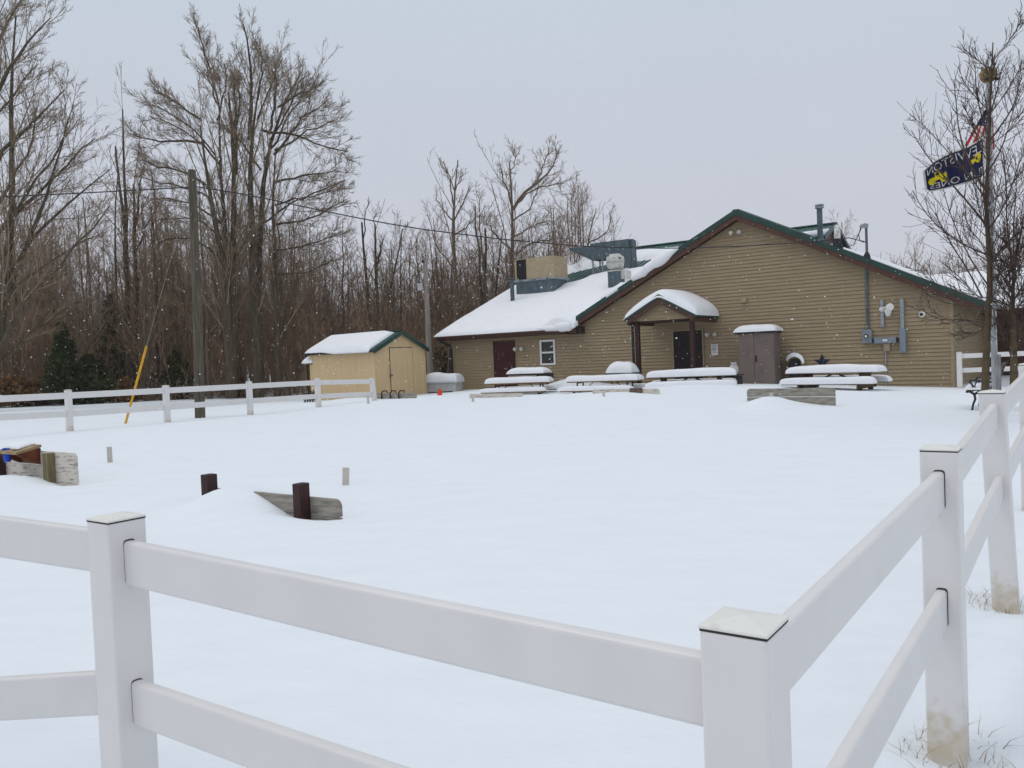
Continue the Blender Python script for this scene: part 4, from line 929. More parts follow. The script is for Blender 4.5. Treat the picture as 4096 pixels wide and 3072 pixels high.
mb.hexa([S(a, b, zap+d) for d in (.05, .075) for a, b in ((Wg/2-.1, -ft-.01), (Wg/2+.1, -ft-.01), (Wg/2+.1, Ls+ft), (Wg/2-.1, Ls+ft))])
mb.build('roof', M['greenroof'], sh)
for b0, b1 in ((-ft-.03, -ft-.003), (Ls+ft+.003, Ls+ft+.03)):
    mb = MB()
    for a0, a1 in ((Wg/2, -ovs-.02), (Wg/2, Wg+ovs+.02)):
        mb.hexa([S(a, b, zs_(a)+d) for d in (-.12, .06) for a, b in ((a0, b0), (a1, b0), (a1, b1), (a0, b1))])
    mb.build('rake_trim', M['green'], sh)
for a in (-ovs, Wg+ovs):
    mb = MB(); mb.hexa([S(x, b, zs_(a)+d) for d in (-.07, -.003) for x, b in ((a-.012, -ft), (a+.012, -ft), (a+.012, Ls+ft), (a-.012, Ls+ft))])
    mb.build('eave_trim', M['soffit'], sh)
da, db_ = fit(cF, sE, 1564), fit(cF, sE, 1656); zdt = zfor(cF+sE*da, 1389)
mb = MB(); mb.box((S(da, 0, 0)+S(db_, 0, 0))/2*[1, 1, 0]+ZZ*((zdt+zb)/2)-sT*.006, (db_-da, .02, zdt-zb), (sE, sT, ZZ)); dg_ = mb.build('door_gap', M['gap'], sh)
mb = MB(); mb.box((S(da, 0, 0)+S(db_, 0, 0))/2*[1, 1, 0]+ZZ*((zdt+zb)/2-.02)-sT*.012, (db_-da-.05, .024, zdt-zb-.02), (sE, sT, ZZ)); dd_ = mb.build('door', M['shed'], sh)
zl = zfor(cF+sE*da, 1501); mb = MB().box(S(da+.03, 0, zl)-sT*.04, (.16, .03, .05), (sE, sT, ZZ)); mb.box(S(da-.02, 0, zl)-sT*.045, (.06, .05, .1), (sE, sT, ZZ)); mb.build('latch', M['tablewood'], dd_)
A_, B_ = np.meshgrid(np.linspace(0, 1, 26), np.linspace(0, 1, 60), indexing='ij')
av = -ovs-.06+(Wg/2-.10+ovs)*A_; bv = .14+(Ls+ft-.14+.02)*B_
thk = (.20+.02*noise2(av*2, bv*1.2, 21))*np.clip(A_/.10, 0, 1)**.45*np.clip((1-A_)/.15, 0, 1)**.6*np.clip(B_/.10, 0, 1)**.5*np.clip((1-B_)/.07, 0, 1)**.5
thk *= (1-.22*B_)
sag = .10*np.clip(1-A_/.06, 0, 1)*np.clip((.72-B_)/.2, 0, 1)
rid = .018*np.abs(np.sin(bv*math.pi/.25))**.5*np.clip(1-A_/.08, 0, 1)*np.clip((.8-B_)/.2, 0, 1)
P = cF*[1, 1, 0]+av[..., None]*sE+bv[..., None]*sT+(zs_(av)+.05)[..., None]*ZZ-rid[..., None]*sE
o = MB().sheet(P-sag[..., None]*ZZ, P+(thk+.004-sag*.4)[..., None]*ZZ).build('shed_snow', M['capsnow'], smooth=True, origin=S(.8, 1.5, zev))
tag(o, 'snow sheet sagging over the eave of the tan shed', 'snow')
# snow-topped wood rack behind the shed
q = S(.0, Ls, 0)+sT*.12+sE*.42; zt = zfor(q, 1455)
wr = thing('wood_rack', 'dark open wood rack against the far end of the tan shed', 'rack', (q[0], q[1], -.1))
MB().box((q[0], q[1], zt), (.5, .9, .06), (sT, sE, ZZ)).build('roof', M['tablewood'], wr)
for i in (-.1, .14):
    for j in (-.38, .38): MB().box(np.array([q[0], q[1], (zt-.2)/2])+sT*i+sE*j, (.09, .09, zt+.2), (sT, sE, ZZ)).build('post', M['tablewood'], wr)
mb = MB()
for z in np.arange(.1, zt-.1, .17):
    for j in (-.25, 0, .25): mb.tube([np.array([q[0], q[1], z+.01*j])+sE*j-sT*.08, np.array([q[0], q[1], z])+sE*j+sT*.15], .08, 7)
mb.build('logs', M['bark'], wr)
cap('rack_snow', 'round snow cap on the wood rack behind the shed', np.array([q[0], q[1], zt+.03]), sT, sE, .52, .95, .30, seed=70, p=2.6)
q = at(1232, 1600, 31.5); tl = thing('leaning_grate', 'dark grate leaning in the snow behind the last full fence post', 'grate', q)
for k in range(5): MB().beam(q+np.array([-.18+.10*k, 0, -.2]), q+np.array([-.02+.10*k, .25, .34]), .03, .05).build('bar', M['black'], tl)
for z in (.02, .25): MB().beam(q+np.array([-.2+.25*z, z*.4, z]), q+np.array([.28+.25*z, z*.4, z]), .03, .04).build('cross_bar', M['black'], tl)
# covered box right of the shed, cone
q = at(1762, 1560, 36.0); g0 = gz(q[0], q[1])
bx_ = thing('covered_trailer', 'low whitish covered box topped with snow between the shed and the building', 'trailer', (q[0], q[1], g0))
bw = abs(at(1707, 1540, 36.0)[0]-at(1811, 1540, 36.0)[0])
zt = at(1760, 1522, 36)[2]; Ax_ = (np.array([.96, -.28, 0]), np.array([.28, .96, 0]), ZZ)
MB().box((q[0]+.15, q[1]+.4, (zt+g0-.4)/2), (bw*1.25, .9, zt-g0+.4), Ax_).build('box', M['tank'], bx_, bevel=.05)
MB().tube([at(1711, 1572, 35.6), at(1811, 1566, 35.4)], .03, 6).build('rail', M['black'], bx_)
cap('trailer_snow', 'snow lying on the whitish covered box', np.array([q[0]+.15, q[1]+.4, zt-.0]), Ax_[0], Ax_[1], bw*1.28, .95, .30, seed=74, p=7, droop=.12)
q = at(1759, 1580, 31.0)-ZZ*.05; cn = thing('traffic_cone', 'small bright orange cone in the snow between shed and building', 'cone', q)
MB().lathe(q, [(.13, -.05), (.09, .1), (.05, .26), (.035, .29), (0, .295)], 12).build('cone', M['orange'], cn, smooth=False)
# ------------------------------------------------------------------ horseshoe pits
def hplane(px, c, dirv):                      # where the pixel column meets the vertical plane through c along dirv
    return vplane(px, 1700, c, c+dirv)
def board(mb, cR, L, zlo, zhi, off=0.0, round_=.09, th=.04, gapz=None, corners=(1, 1)):
    """upright plank face running from its right end cR along T3, rounded top corners"""
    r = round_; P = [(0, zlo)]
    P += [(r-r*math.cos(a), zhi-r+r*math.sin(a)) for a in np.linspace(0, math.pi/2, 6)] if corners[0] else [(0, zhi)]
    P += [(L-r+r*math.sin(a), zhi-r+r*math.cos(a)) for a in np.linspace(0, math.pi/2, 6)] if corners[1] else [(L, zhi)]
    P += [(L, zlo)]
    mb.prism([np.array([cR[0], cR[1], 0])+T3*s-N3*off+ZZ*z for s, z in P], -N3*th)
def pit(name, label, cR, L, zt, planks, mat, posts):
    b = thing(name, label, 'backstop', (cR+T3*L/2)*[1, 1, 0]+ZZ*gz(*(cR+T3*L/2)[:2]), 'horseshoe pit backstops')
    z = zt
    for i, h in enumerate(planks):
        mb = MB(); board(mb, cR, L, z-h+.010, z, round_=.07 if i == 0 else .01, corners=(1, 1)); mb.build('board', mat, b, bevel=.004); z -= h
    for s, w, d, top, m in posts:
        q = cR+T3*s; mb = MB(); mb.box(np.array([q[0], q[1], top/2-.3])+N3*(d/2+.002), (w, d, top+.6), AX); mb.build('post', m, b, bevel=.008)
    return b
# near left pit with the drink holder
cPost = at(203, 1921, 10.4); cR = hplane(291, cPost-N3*.09, T3)
sP = np.linalg.norm((cR-hplane(203, cPost-N3*.09, T3))[:2])
zt = at(285, 1814, cR[1])[2]
zpost = at(203, 1815, 10.4)[2]
pit('horseshoe_backstop', 'weathered white plank backstop with an olive post and a drink holder on it', cR, 1.9, zt, (.19, .20, .2), M['oldwood'],
    [(sP, .13, .10, zpost, M['olive']), (sP+1.37, .14, .14, zpost-.03, M['stain'])])
c = hplane(100, cPost-N3*.05, T3); zc = at(70, 1801, c[1])[2]
dh = thing('drink_holder', 'wooden drink holder with round cup holes on the backstop with the olive post', 'drink holder', (c[0], c[1], zc-.2))
hc = at(72, 1801, 10.75); TLT = N3*math.cos(R(12))-ZZ*math.sin(R(12)); HA, HB = .60, .32
mb = MB(); holes = [(.13, .08), (-.14, .075), (.0, -.085), (.2, -.07)]
g_n = 36; gg = np.linspace(-.5, .5, g_n+1)
ok = [[all((((gg[i]+gg[i+1])/2*HA-hx)**2+((gg[j]+gg[j+1])/2*HB-hy)**2) > .058**2 for hx, hy in holes) for j in range(g_n)] for i in range(g_n)]
V = [hc+T3*gg[i]*HA+TLT*gg[j]*HB+ZZ*dz for dz in (0, .032) for i in range(g_n+1) for j in range(g_n+1)]
NN = (g_n+1)**2; id_ = lambda i, j, k: k*NN+i*(g_n+1)+j; F = []
for i in range(g_n):
    for j in range(g_n):
        if not ok[i][j]: continue
        F += [(id_(i, j, 1), id_(i+1, j, 1), id_(i+1, j+1, 1), id_(i, j+1, 1)), (id_(i, j, 0), id_(i, j+1, 0), id_(i+1, j+1, 0), id_(i+1, j, 0))]
        for (di, dj, a, b_) in ((-1, 0, (i, j), (i, j+1)), (1, 0, (i+1, j), (i+1, j+1)), (0, -1, (i, j), (i+1, j)), (0, 1, (i, j+1), (i+1, j+1))):
            ii, jj = i+di, j+dj
            if not (0 <= ii < g_n and 0 <= jj < g_n) or not ok[ii][jj]: F.append((id_(*a, 0), id_(*b_, 0), id_(*b_, 1), id_(*a, 1)))
mb.add(V, F); mb.build('top_board', M['holdertop'], dh)
for sd_ in (-1, 1):
    mb = MB(); mb.prism([hc+T3*sd_*(HA/2-.03)+N3*a+ZZ*z for a, z in ((-.15, .030), (.145, -.034), (.07, -.085), (-.13, -.19))], -T3*sd_*.035); mb.build('side_panel', M['cedar'], dh, bevel=.003)
MB().box(hc-N3*.145-ZZ*.085, (HA*.9, .03, .2), AX).build('back_panel', M['cedar'], dh)
q = hc+T3*.13+TLT*.08
tag(MB().lathe(q, [(.040, -.13), (.055, .045), (.058, .05), (.050, .045), (.048, .02), (0, .0)], 16).build('blue_cup', M['blue'], origin=q), 'bright blue plastic cup standing in the drink holder', 'cup')
cap('holder_snow', 'little heap of snow on the drink holder', hc+ZZ*.040-TLT*.05+T3*.06, T3, TLT, .34, .17, .05, seed=80, p=2.2, n=18, m=12)
# second near pit
cB = at(1213, 2071, 7.4); cRb = hplane(1341, cB-N3*.075, T3); sB = np.linalg.norm((cRb-hplane(1213, cB-N3*.075, T3))[:2])
ztb = at(1341, 2000, cRb[1])[2]; zpB = at(1213, 1934, 7.4)[2]
pit('horseshoe_backstop', 'half-buried grey plank backstop between two short dark brown posts in the middle of the yard', cRb, 2.0, ztb, (.165, .2), M['oldwood2'],
    [(sB, .10, .12, zpB, M['stain']), (sB+1.37, .11, .12, at(820, 1898, 8.2)[2], M['stain'])])
# far pits
for (px, py, Yd, zt_y, label, mat, extra) in (
        (3342, 1622, 17.2, 1551, 'large drifted grey plank backstop before the table below the star', M['oldwood2'], []),
        (2637, 1580, 20.3, 1554, 'pale plank backstop with a brown post in front of the middle picnic table', M['oldwood'], [(.62, .34, .05, None, M['stainlight'])]),
        (2090, 1586, 23.0, 1573, 'flaking white plank backstop in front of the leftmost picnic table', M['oldwood'], []),
        (1664, 1594, 25.5, 1571, 'low grey plank backstop below the tan shed with horseshoes hung on it', M['oldwood2'], [])):
    cR_ = at(px, py, Yd); zt = at(px, zt_y, Yd)[2]
    ex_p = [(s, w, d, zt+.02, m) for s, w, d, _, m in extra]
    pit('horseshoe_backstop', label, cR_, 1.88, zt, (.19, .19, .12), mat, ex_p)
cR_ = at(1664, 1594, 25.5); zt = at(1664, 1571, 25.5)[2]
for i, s in enumerate((.62, .98, 1.36)):
    q = cR_+T3*s; q[2] = zt+.02
    pts = [q+N3*.03-ZZ*.20+T3*.07, q+N3*.05+T3*.06-ZZ*.03, q+N3*.04+T3*.0+ZZ*.05, q-N3*.05-T3*.08+ZZ*.05, q-N3*.08-T3*.10-ZZ*.05]
    lb = ('rusty horseshoe hooked over the low grey board, nearest the shed door', 'rusty horseshoe hooked over the middle of the low grey board', 'rusty horseshoe hooked over the low grey board, nearest the broken fence post')[i]
    tag(MB().tube(pts, .022, 6).build('horseshoe', M['stain'], origin=q), lb, 'horseshoe', 'horseshoes hung on the far backstop')
# flat pale pit stakes
stk = [((440, 1843, 11.9), 1787, .075, 0, 'pale flat stake standing alone beyond the left backstop'), ((1382, 1945, 9.0), 1870, .075, .05, 'pale flat stake leaning slightly near the dark brown posts'),
       ((3092, 1621, 17.0), 1571, .08, -.09, 'pale flat stake in front of the large grey backstop below the star'), ((2417, 1598, 19.8), 1571, .065, -.05, 'pale flat stake in the drift before the backstop with the brown post'),
       ((1893, 1607, 22.3), 1579, .075, -.08, 'pale flat stake before the flaking white backstop'), ((1474, 1611, 23.6), 1582, .07, -.06, 'pale flat stake beside the leaning end post of the far fence')]
for (a, py, w, ln, lb) in stk:
    q = at(*a); h = at(a[0], py, a[2])[2]-q[2]; g0 = min(gz(q[0], q[1]), q[2])-.12
    x = np.array([1, 0, 0.]); top = np.array([q[0]+ln*h*1.4, q[1], q[2]+h]); lo = np.array([q[0]-ln*.1, q[1], g0])
    mb = MB().beam(lo, top, w, .012, (0, -1, .0))
    tag(mb.build('pit_stake', M['tank'] if False else material('stake_%d' % len(bpy.data.materials), (.58, .54, .47), .7, .06, 9), bevel=.003, origin=lo), lb, 'stake', 'flat pale pit stakes')

# ------------------------------------------------------------------ bench
q0 = at(3893, 1641, 16.6); f_ = T3; l_ = E2
bz = gz(q0[0], q0[1]); q0 = np.array([q0[0]-.02, q0[1], q0[2]+.06])
bn = thing('park_bench', 'black cast-iron park bench with snowy slats half hidden behind the fence post', 'bench', q0+l_*.6-f_*.25)
def bp(l, f, z): return q0+l_*l+f_*f*.86+ZZ*z*1.06
for l in (0, 1.25):
    mb = MB()
    mb.tube([bp(l, .02, -.15), bp(l, -.02, .05), bp(l, -.07, .16), bp(l, -.05, .25), bp(l, .04, .30), bp(l, .125, .29)], [.02, .02, .024, .026, .024, .02], 7)
    mb.tube([bp(l, -.05, .25), bp(l, -.16, .30), bp(l, -.30, .31), bp(l, -.40, .36), bp(l, -.50, .60), bp(l, -.58, .78), bp(l, -.625, .82)], [.026, .026, .024, .026, .024, .022, .02], 7)
    mb.tube([bp(l, -.30, .31), bp(l, -.36, .16), bp(l, -.46, .02), bp(l, -.50, -.15)], .022, 7)
    mb.build('end_frame', M['iron'], bn, smooth=True)
    mb = MB()
    mb.tube([bp(l, -.02, .30), bp(l, -.03, .40), bp(l, .02, .47), bp(l, .045, .49), bp(l, .03, .515), bp(l, -.06, .515), bp(l, -.25, .50), bp(l, -.44, .47)], .019, 7)
    mb.tube([bp(l, -.10, .50), bp(l, -.06, .40), bp(l, -.12, .33)], .014, 6)
    mb.build('armrest', M['iron'], bn, smooth=True)
for f, z in ((.08, .315), (.0, .325), (-.08, .325), (-.16, .325), (-.24, .325)):
    MB().box(bp(.62, f, z), (1.3, .06, .025), (l_, f_, ZZ)).build('seat_slat', M['tablewood'], bn)
for f, z in ((-.425, .45), (-.46, .54), (-.50, .63), (-.535, .71), (-.575, .79)):
    MB().box(bp(.62, f, z), (1.3, .025, .06), (l_, f_, ZZ)).build('back_slat', M['tablewood'], bn)
for k, (f, lb) in enumerate(((.05, 'front roll of snow on the black bench seat'), (-.09, 'rear roll of snow on the black bench seat'))):
    cap('bench_snow', lb, bp(.62, f, .34), l_, f_, 1.3, .11, .085, seed=90+k, n=20, m=10, p=3)

# ------------------------------------------------------------------ utility poles and wires
pb, pt = at(801, 1678, 21.7), at(767, 680, 21.7); pb[2] = min(pb[2], gz(pb[0], pb[1]))
up = thing('utility_pole', 'tall weathered wooden utility pole standing behind the far fence', 'utility pole', pb)
mb = MB(); mb.tube([pb-ZZ*.4, pb, pb*.5+pt*.5+np.array([.02, 0, 0]), pt], [.135, .132, .115, .098], 16); mb.build('pole', M['pole'], up, smooth=False)
MB().tube([pt-ZZ*.35+np.array([.1, -.06, 0]), pt-ZZ*.38+np.array([-.1, .06, 0])], .018, 6).build('bolt', M['galv'], up)
ga, gb = at(500, 1702, 20.6), at(586, 1385, 20.95); ga[2] = min(ga[2], gz(ga[0], ga[1]))
gw = thing('guy_wire', 'slanting guy wire with a bright yellow plastic guard beside the utility pole', 'guy wire', ga)
MB().tube([ga-(gb-ga)*.08, gb], .030, 10).build('guard', M['yellow'], gw)
MB().tube([ga-(gb-ga)*.1, gb, pt-ZZ*.3], .0055, 5).build('wire', M['sleeve'], gw)
mast2 = np.array([MAST[0], MAST[1]])
pts_ = [(785, 747), (949, 772), (1100, 802), (1250, 834), (1398, 865), (1550, 894), (1697, 918), (2000, 956), (2300, 983), (2480, 990), (2650, 993), (2800, 991), (2980, 984), (3220, 969), (3397, 951)]
P = [vplane(a, b_, pb, mast2) for a, b_ in pts_]+[MAST]
pl_ = P[0]+np.array([0, 0, 0])
left = [P[0]+np.array([-.819, .574*.2, .0])*s+ZZ*(.0006*s*s+.012*s) for s in (24, 18, 12, 6, 3)]
cb = tag(MB().tube(left+P, .017, 5).build('power_cable', M['black']), 'black twisted service cable sagging from the utility pole across to the roof mast', 'cable')
q1, q2 = at(1722, 1520, 40.0), at(1700, 1034, 40.0)
u2 = thing('small_pole', 'pale wooden pole behind the shed carrying a small grey box', 'utility pole', q1)
MB().tube([q1-ZZ*.8, q1, q2], [.16, .15, .105], 12).build('pole', M['palepole'], u2)
c = at(1680, 1148, 39.9); MB().lathe(c, [(.11, -.17), (.135, -.14), (.135, .14), (.11, .17)], 12).build('transformer_can', M['tank'], u2)
MB().tube([c+ZZ*.17, c+ZZ*.26], .03, 6).build('bushing', M['black'], u2)
MB().tube([c+np.array([.1, 0, .1]), at(1705, 1140, 40.0)], .03, 6).build('bracket', M['galv'], u2)
c = at(1691, 1046, 39.9); MB().lathe(c, [(.05, -.06), (.07, 0), (.05, .06)], 8, ).build('insulator', M['black'], u2)
MB().tube([c, at(1700, 1050, 40.0)], .02, 5).build('pin', M['galv'], u2)

# ------------------------------------------------------------------ flagpole and flags
fb, ft_ = at(3981, 1610, 15.6), at(3954, 318, 15.6); fb[2] = gz(fb[0], fb[1])
fpn = thing('flag_pole', 'grey metal flagpole with a brass ball on top among the branches of the young trees', 'flagpole', fb)
MB().tube([fb-ZZ*.3, fb*.5+ft_*.5, ft_], [.057, .052, .045], 14).build('pole', M['flagpole'], fpn)
mb = MB(); c = at(3953, 300, 15.6); mb.lathe(c, [(.15*math.sin(a), -.15*math.cos(a)) for a in np.linspace(.02, math.pi-.02, 14)], 24); mb.build('ball_finial', M['gold'], fpn, smooth=True)
mb = MB()
for s in (-1, 1): mb.tube([c+np.array([.09*s, -.06, -.09]), c+np.array([.1*s, -.13, -.12])], .03, 8)
mb.build('truck_pulley', M['black'], fpn)
sl0 = at(3981, 1418, 15.6); MB().box(np.array([fb[0]+.01, fb[1]-.085, (sl0[2]+fb[2]-.3)/2]), (.10, .06, sl0[2]-fb[2]+.3)).build('wooden_sleeve', M['sleeve'], fpn, bevel=.006)
MB().tube([at(3964, 330, 15.45), at(3976, 900, 15.42), at(3986, 1380, 15.42)], .006, 5).build('halyard', M['pvc'], fpn)
MB().box(at(3990, 1290, 15.5), (.05, .03, .22)).build('cleat', M['stain'], fpn)
def poly_at(tab, u):
    us_ = [t[0] for t in tab]; return np.array([np.interp(u, us_, [t[1] for t in tab]), np.interp(u, us_, [t[2] for t in tab])])
def fun_flag(u, v):
    top = poly_at([(0, 3944, 534), (.12, 3918, 558), (.3, 3868, 586), (.5, 3800, 609), (.75, 3738, 643), (1, 3690, 686)], u)
    bot = poly_at([(0, 3938, 702), (.2, 3918, 718), (.45, 3850, 738), (.7, 3780, 757), (.9, 3722, 767), (1, 3700, 757)], u)
    p = top*(1-v)+bot*v
    return at(p[0], p[1], 15.45-.25*u+.10*math.sin(u*7.5+v*1.5)*min(1, u*3)-.03*math.cos(v*5)*u)
def us_flag(u, v):
    l = poly_at([(0, 3942, 437), (.5, 3902, 506), (1, 3858, 583)], u); r = poly_at([(0, 3964, 446), (.3, 3972, 480), (1, 3978, 598)], u)
    p = l*(1-v)+r*v
    return at(p[0], p[1], 15.62+.10*math.sin(v*9+u*2)-.05*u+(.16 if v > .75 else .0)*(v-.75)*4)
def surf(fn, nu, nv, matf, mats, name, par):
    V = [fn(i/nu, j/nv) for i in range(nu+1) for j in range(nv+1)]; mb = MB(); by = {}
    F = [(i*(nv+1)+j, (i+1)*(nv+1)+j, (i+1)*(nv+1)+j+1, i*(nv+1)+j+1) for i in range(nu) for j in range(nv)]
    mb.v = [tuple(p) for p in V]; mb.f = F; mb.mi = [matf((i+.5)/nu, (j+.5)/nv) for i in range(nu) for j in range(nv)]
    o = mb.build(name, mats, par, smooth=True)
    so = o.modifiers.new('cloth', 'SOLIDIFY'); so.thickness = .004; so.offset = 0
    return o
def on_flag(fn, u, v, off):
    e = .01; p = fn(u, v); a = fn(min(u+e, 1), v)-fn(max(u-e, 0), v); b_ = fn(u, min(v+e, 1))-fn(u, max(v-e, 0)); n_ = np.cross(a, b_); n_ /= np.linalg.norm(n_)
    if n_[1] > 0: n_ = -n_
    return p+n_*off
fl = thing('fun_flag', 'dark blue flag with white border and lettering and a yellow machine, seen from its back', 'flag', fun_flag(0, 0))
surf(fun_flag, 48, 24, lambda u, v: 0 if (.065 < u < .955 and .055 < v < .945) else 1, [M['navy'], M['flagwhite']], 'cloth', fl)
def flag_shapes(name, mat, shapes, layer):
    mb = MB()
    for s_ in (1, -1):
        for pts, F in shapes: mb.add([on_flag(fun_flag, u, v, s_*layer) for u, v in pts], F)
    mb.build(name, mat, fl)
def line_text(body, u0, u1, v0, v1):
    V, F, ex_ = text_mesh(body)
    return ([(u0+p[0]/ex_[0]*(u1-u0), v1-p[1]/ex_[1]*(v1-v0)) for p in V], F)
def circ(cu_, cv_, ru, rv, n=18): return ([(cu_+ru*math.cos(2*math.pi*i/n), cv_+rv*math.sin(2*math.pi*i/n)) for i in range(n)], [tuple(range(n))])
def quad(*p): return (list(p), [tuple(range(len(p)))])
flag_shapes('lettering', M['flagwhite'], [line_text('LEWISTON', .09, .92, .09, .34), line_text('FUN ONES', .09, .90, .72, .91)], .007)
flag_shapes('yellow_machine', M['flagyellow'], [quad((.20, .40), (.25, .53), (.66, .64), (.66, .57)), circ(.17, .43, .06, .13), quad((.62, .50), (.90, .50), (.92, .64), (.62, .64)), quad((.72, .36), (.80, .36), (.80, .50), (.70, .50)),
    circ(.86, .64, .062, .125), circ(.68, .64, .055, .115)], .006)
flag_shapes('machine_lines', M['black'], [quad((.735, .39), (.785, .39), (.785, .48), (.725, .48)), circ(.86, .64, .022, .045, 12), circ(.68, .64, .02, .04, 12), quad((.60, .545), (.92, .555), (.92, .565), (.60, .555)), quad((.755, .54), (.785, .54), (.785, .68), (.755, .68)), circ(.19, .43, .022, .05, 12)], .009)
uf_ = thing('national_flag', 'stars and stripes flag hanging folded around the pole above the blue flag', 'flag', us_flag(0, .5))
surf(us_flag, 30, 36, lambda u, v: 2 if (u < .46 and v < .70) else (0 if int(v*9) % 2 == 0 else 1), [M['flagred'], M['flagwhite'], M['navy']], 'cloth', uf_)
mb = MB()
for i in range(6):
    for j in range(5):
        cu_, cv_ = .06+.07*i, .07+.13*j+(.065 if i % 2 else 0)
        if cv_ > .66: continue
        pts = [on_flag(us_flag, cu_+(.026 if k % 2 == 0 else .011)*math.cos(k*math.pi/5), cv_+(.042 if k % 2 == 0 else .018)*math.sin(k*math.pi/5), .006) for k in range(10)]
        mb.add(pts, [tuple(range(10))])
mb.build('stars', M['flagwhite'], uf_)
# ------------------------------------------------------------------ trees
def tubes(P, Rd, k):
    M_, n, _ = P.shape
    t = np.empty_like(P); t[:, 1:-1] = P[:, 2:]-P[:, :-2]; t[:, 0] = P[:, 1]-P[:, 0]; t[:, -1] = P[:, -1]-P[:, -2]
    t /= np.linalg.norm(t, axis=2, keepdims=True)+1e-9
    mean = P[:, -1]-P[:, 0]; mean /= np.linalg.norm(mean, axis=1, keepdims=True)+1e-9
    ref = np.where(np.abs(mean[:, 2:3]) < .8, np.array([0, 0, 1.]), np.array([1., 0, 0]))
    a = np.cross(t, ref[:, None, :]); a /= np.linalg.norm(a, axis=2, keepdims=True)+1e-9; b = np.cross(t, a)
    an = 2*np.pi*np.arange(k)/k
    V = P[:, :, None, :]+Rd[:, :, None, None]*(a[:, :, None, :]*np.cos(an)[:, None]+b[:, :, None, :]*np.sin(an)[:, None])
    id_ = np.arange(M_*n*k).reshape(M_, n, k); nx = np.roll(id_, -1, axis=2)
    F = np.stack([id_[:, :-1], nx[:, :-1], nx[:, 1:], id_[:, 1:]], -1).reshape(-1, 4)
    return V.reshape(-1, 3), F
def merge(parts):
    V = []; F = []; o = 0
    for v, f in parts: V.append(v); F.append(f+o); o += len(v)
    return np.concatenate(V), np.concatenate(F)
def grow(P, Rd, C, t0, t1, ang, asd, lf, n, rf, up, wob, rs, minr, shape=.5, lmin=0.0):
    M_, np_, _ = P.shape
    seg = np.linalg.norm(np.diff(P, axis=1), axis=2).sum(1)
    t = t0+(t1-t0)*((np.arange(C)[None]+rs.random((M_, C)))/C); x = t*(np_-1); i = np.minimum(x.astype(int), np_-2); f = (x-i)[..., None]
    mi = np.arange(M_)[:, None]
    st = P[mi, i]*(1-f)+P[mi, i+1]*f; tan = P[mi, i+1]-P[mi, i]; tan /= np.linalg.norm(tan, axis=2, keepdims=True)+1e-9
    r0 = (Rd[mi, i]*(1-f[..., 0])+Rd[mi, i+1]*f[..., 0])
    ref = np.where(np.abs(tan[..., 2:3]) < .85, np.array([0, 0, 1.]), np.array([1., 0, 0])); a = np.cross(tan, ref); a /= np.linalg.norm(a, axis=2, keepdims=True); b = np.cross(tan, a)
    az = 2.4*np.arange(C)[None]+rs.random((M_, 1))*6.28+rs.normal(0, .5, (M_, C)); A = ang+rs.normal(0, asd, (M_, C))
    d = tan*np.cos(A)[..., None]+(a*np.cos(az)[..., None]+b*np.sin(az)[..., None])*np.sin(A)[..., None]
    L = np.maximum(seg[:, None]*lf*(1-shape*(t-t0)/(t1-t0+1e-9))*rs.uniform(.65, 1.25, (M_, C)), lmin)
    st = st.reshape(-1, 3); d = d.reshape(-1, 3); L = L.ravel(); r0 = np.maximum(r0.ravel()*rf, minr)
    out = [st]; p = st
    for s in range(n-1):
        d = d+np.array([0, 0, up])/(n-1)+rs.normal(0, wob, d.shape); d /= np.linalg.norm(d, axis=1, keepdims=True)
        p = p+d*(L/(n-1))[:, None]; out.append(p)
    P2 = np.stack(out, 1); R2 = np.maximum(r0[:, None]*np.linspace(1, .35, n)[None], minr)
    return P2, R2
def resample(pts, n):
    pts = np.asarray(pts, float); d = np.r_[0, np.cumsum(np.linalg.norm(np.diff(pts, axis=0), axis=1))]
    x = np.linspace(0, d[-1], n)
    q = np.stack([np.interp(x, d, pts[:, i]) for i in range(3)], 1)
    for _ in range(2): q[1:-1] = .5*q[1:-1]+.25*(q[:-2]+q[2:])
    return q
def tree_obj(name, label, base, trunkparts, crownparts, mt, mc, group=None, cat='tree'):
    t_ = thing(name, label, cat, base, group)
    V, F = merge(trunkparts); link('trunk', fast_mesh('trunk', V-base, F), mt, t_, smooth=True)
    V, F = merge(crownparts); link('crown', fast_mesh('crown', V-base, F), mc, t_)
    return t_
def pxline(pts, Y0, dY, n=9):
    k = len(pts); return resample([at(x, y, Y0+dY*(i/(k-1))**1.2) for i, (x, y) in enumerate(pts)], n)
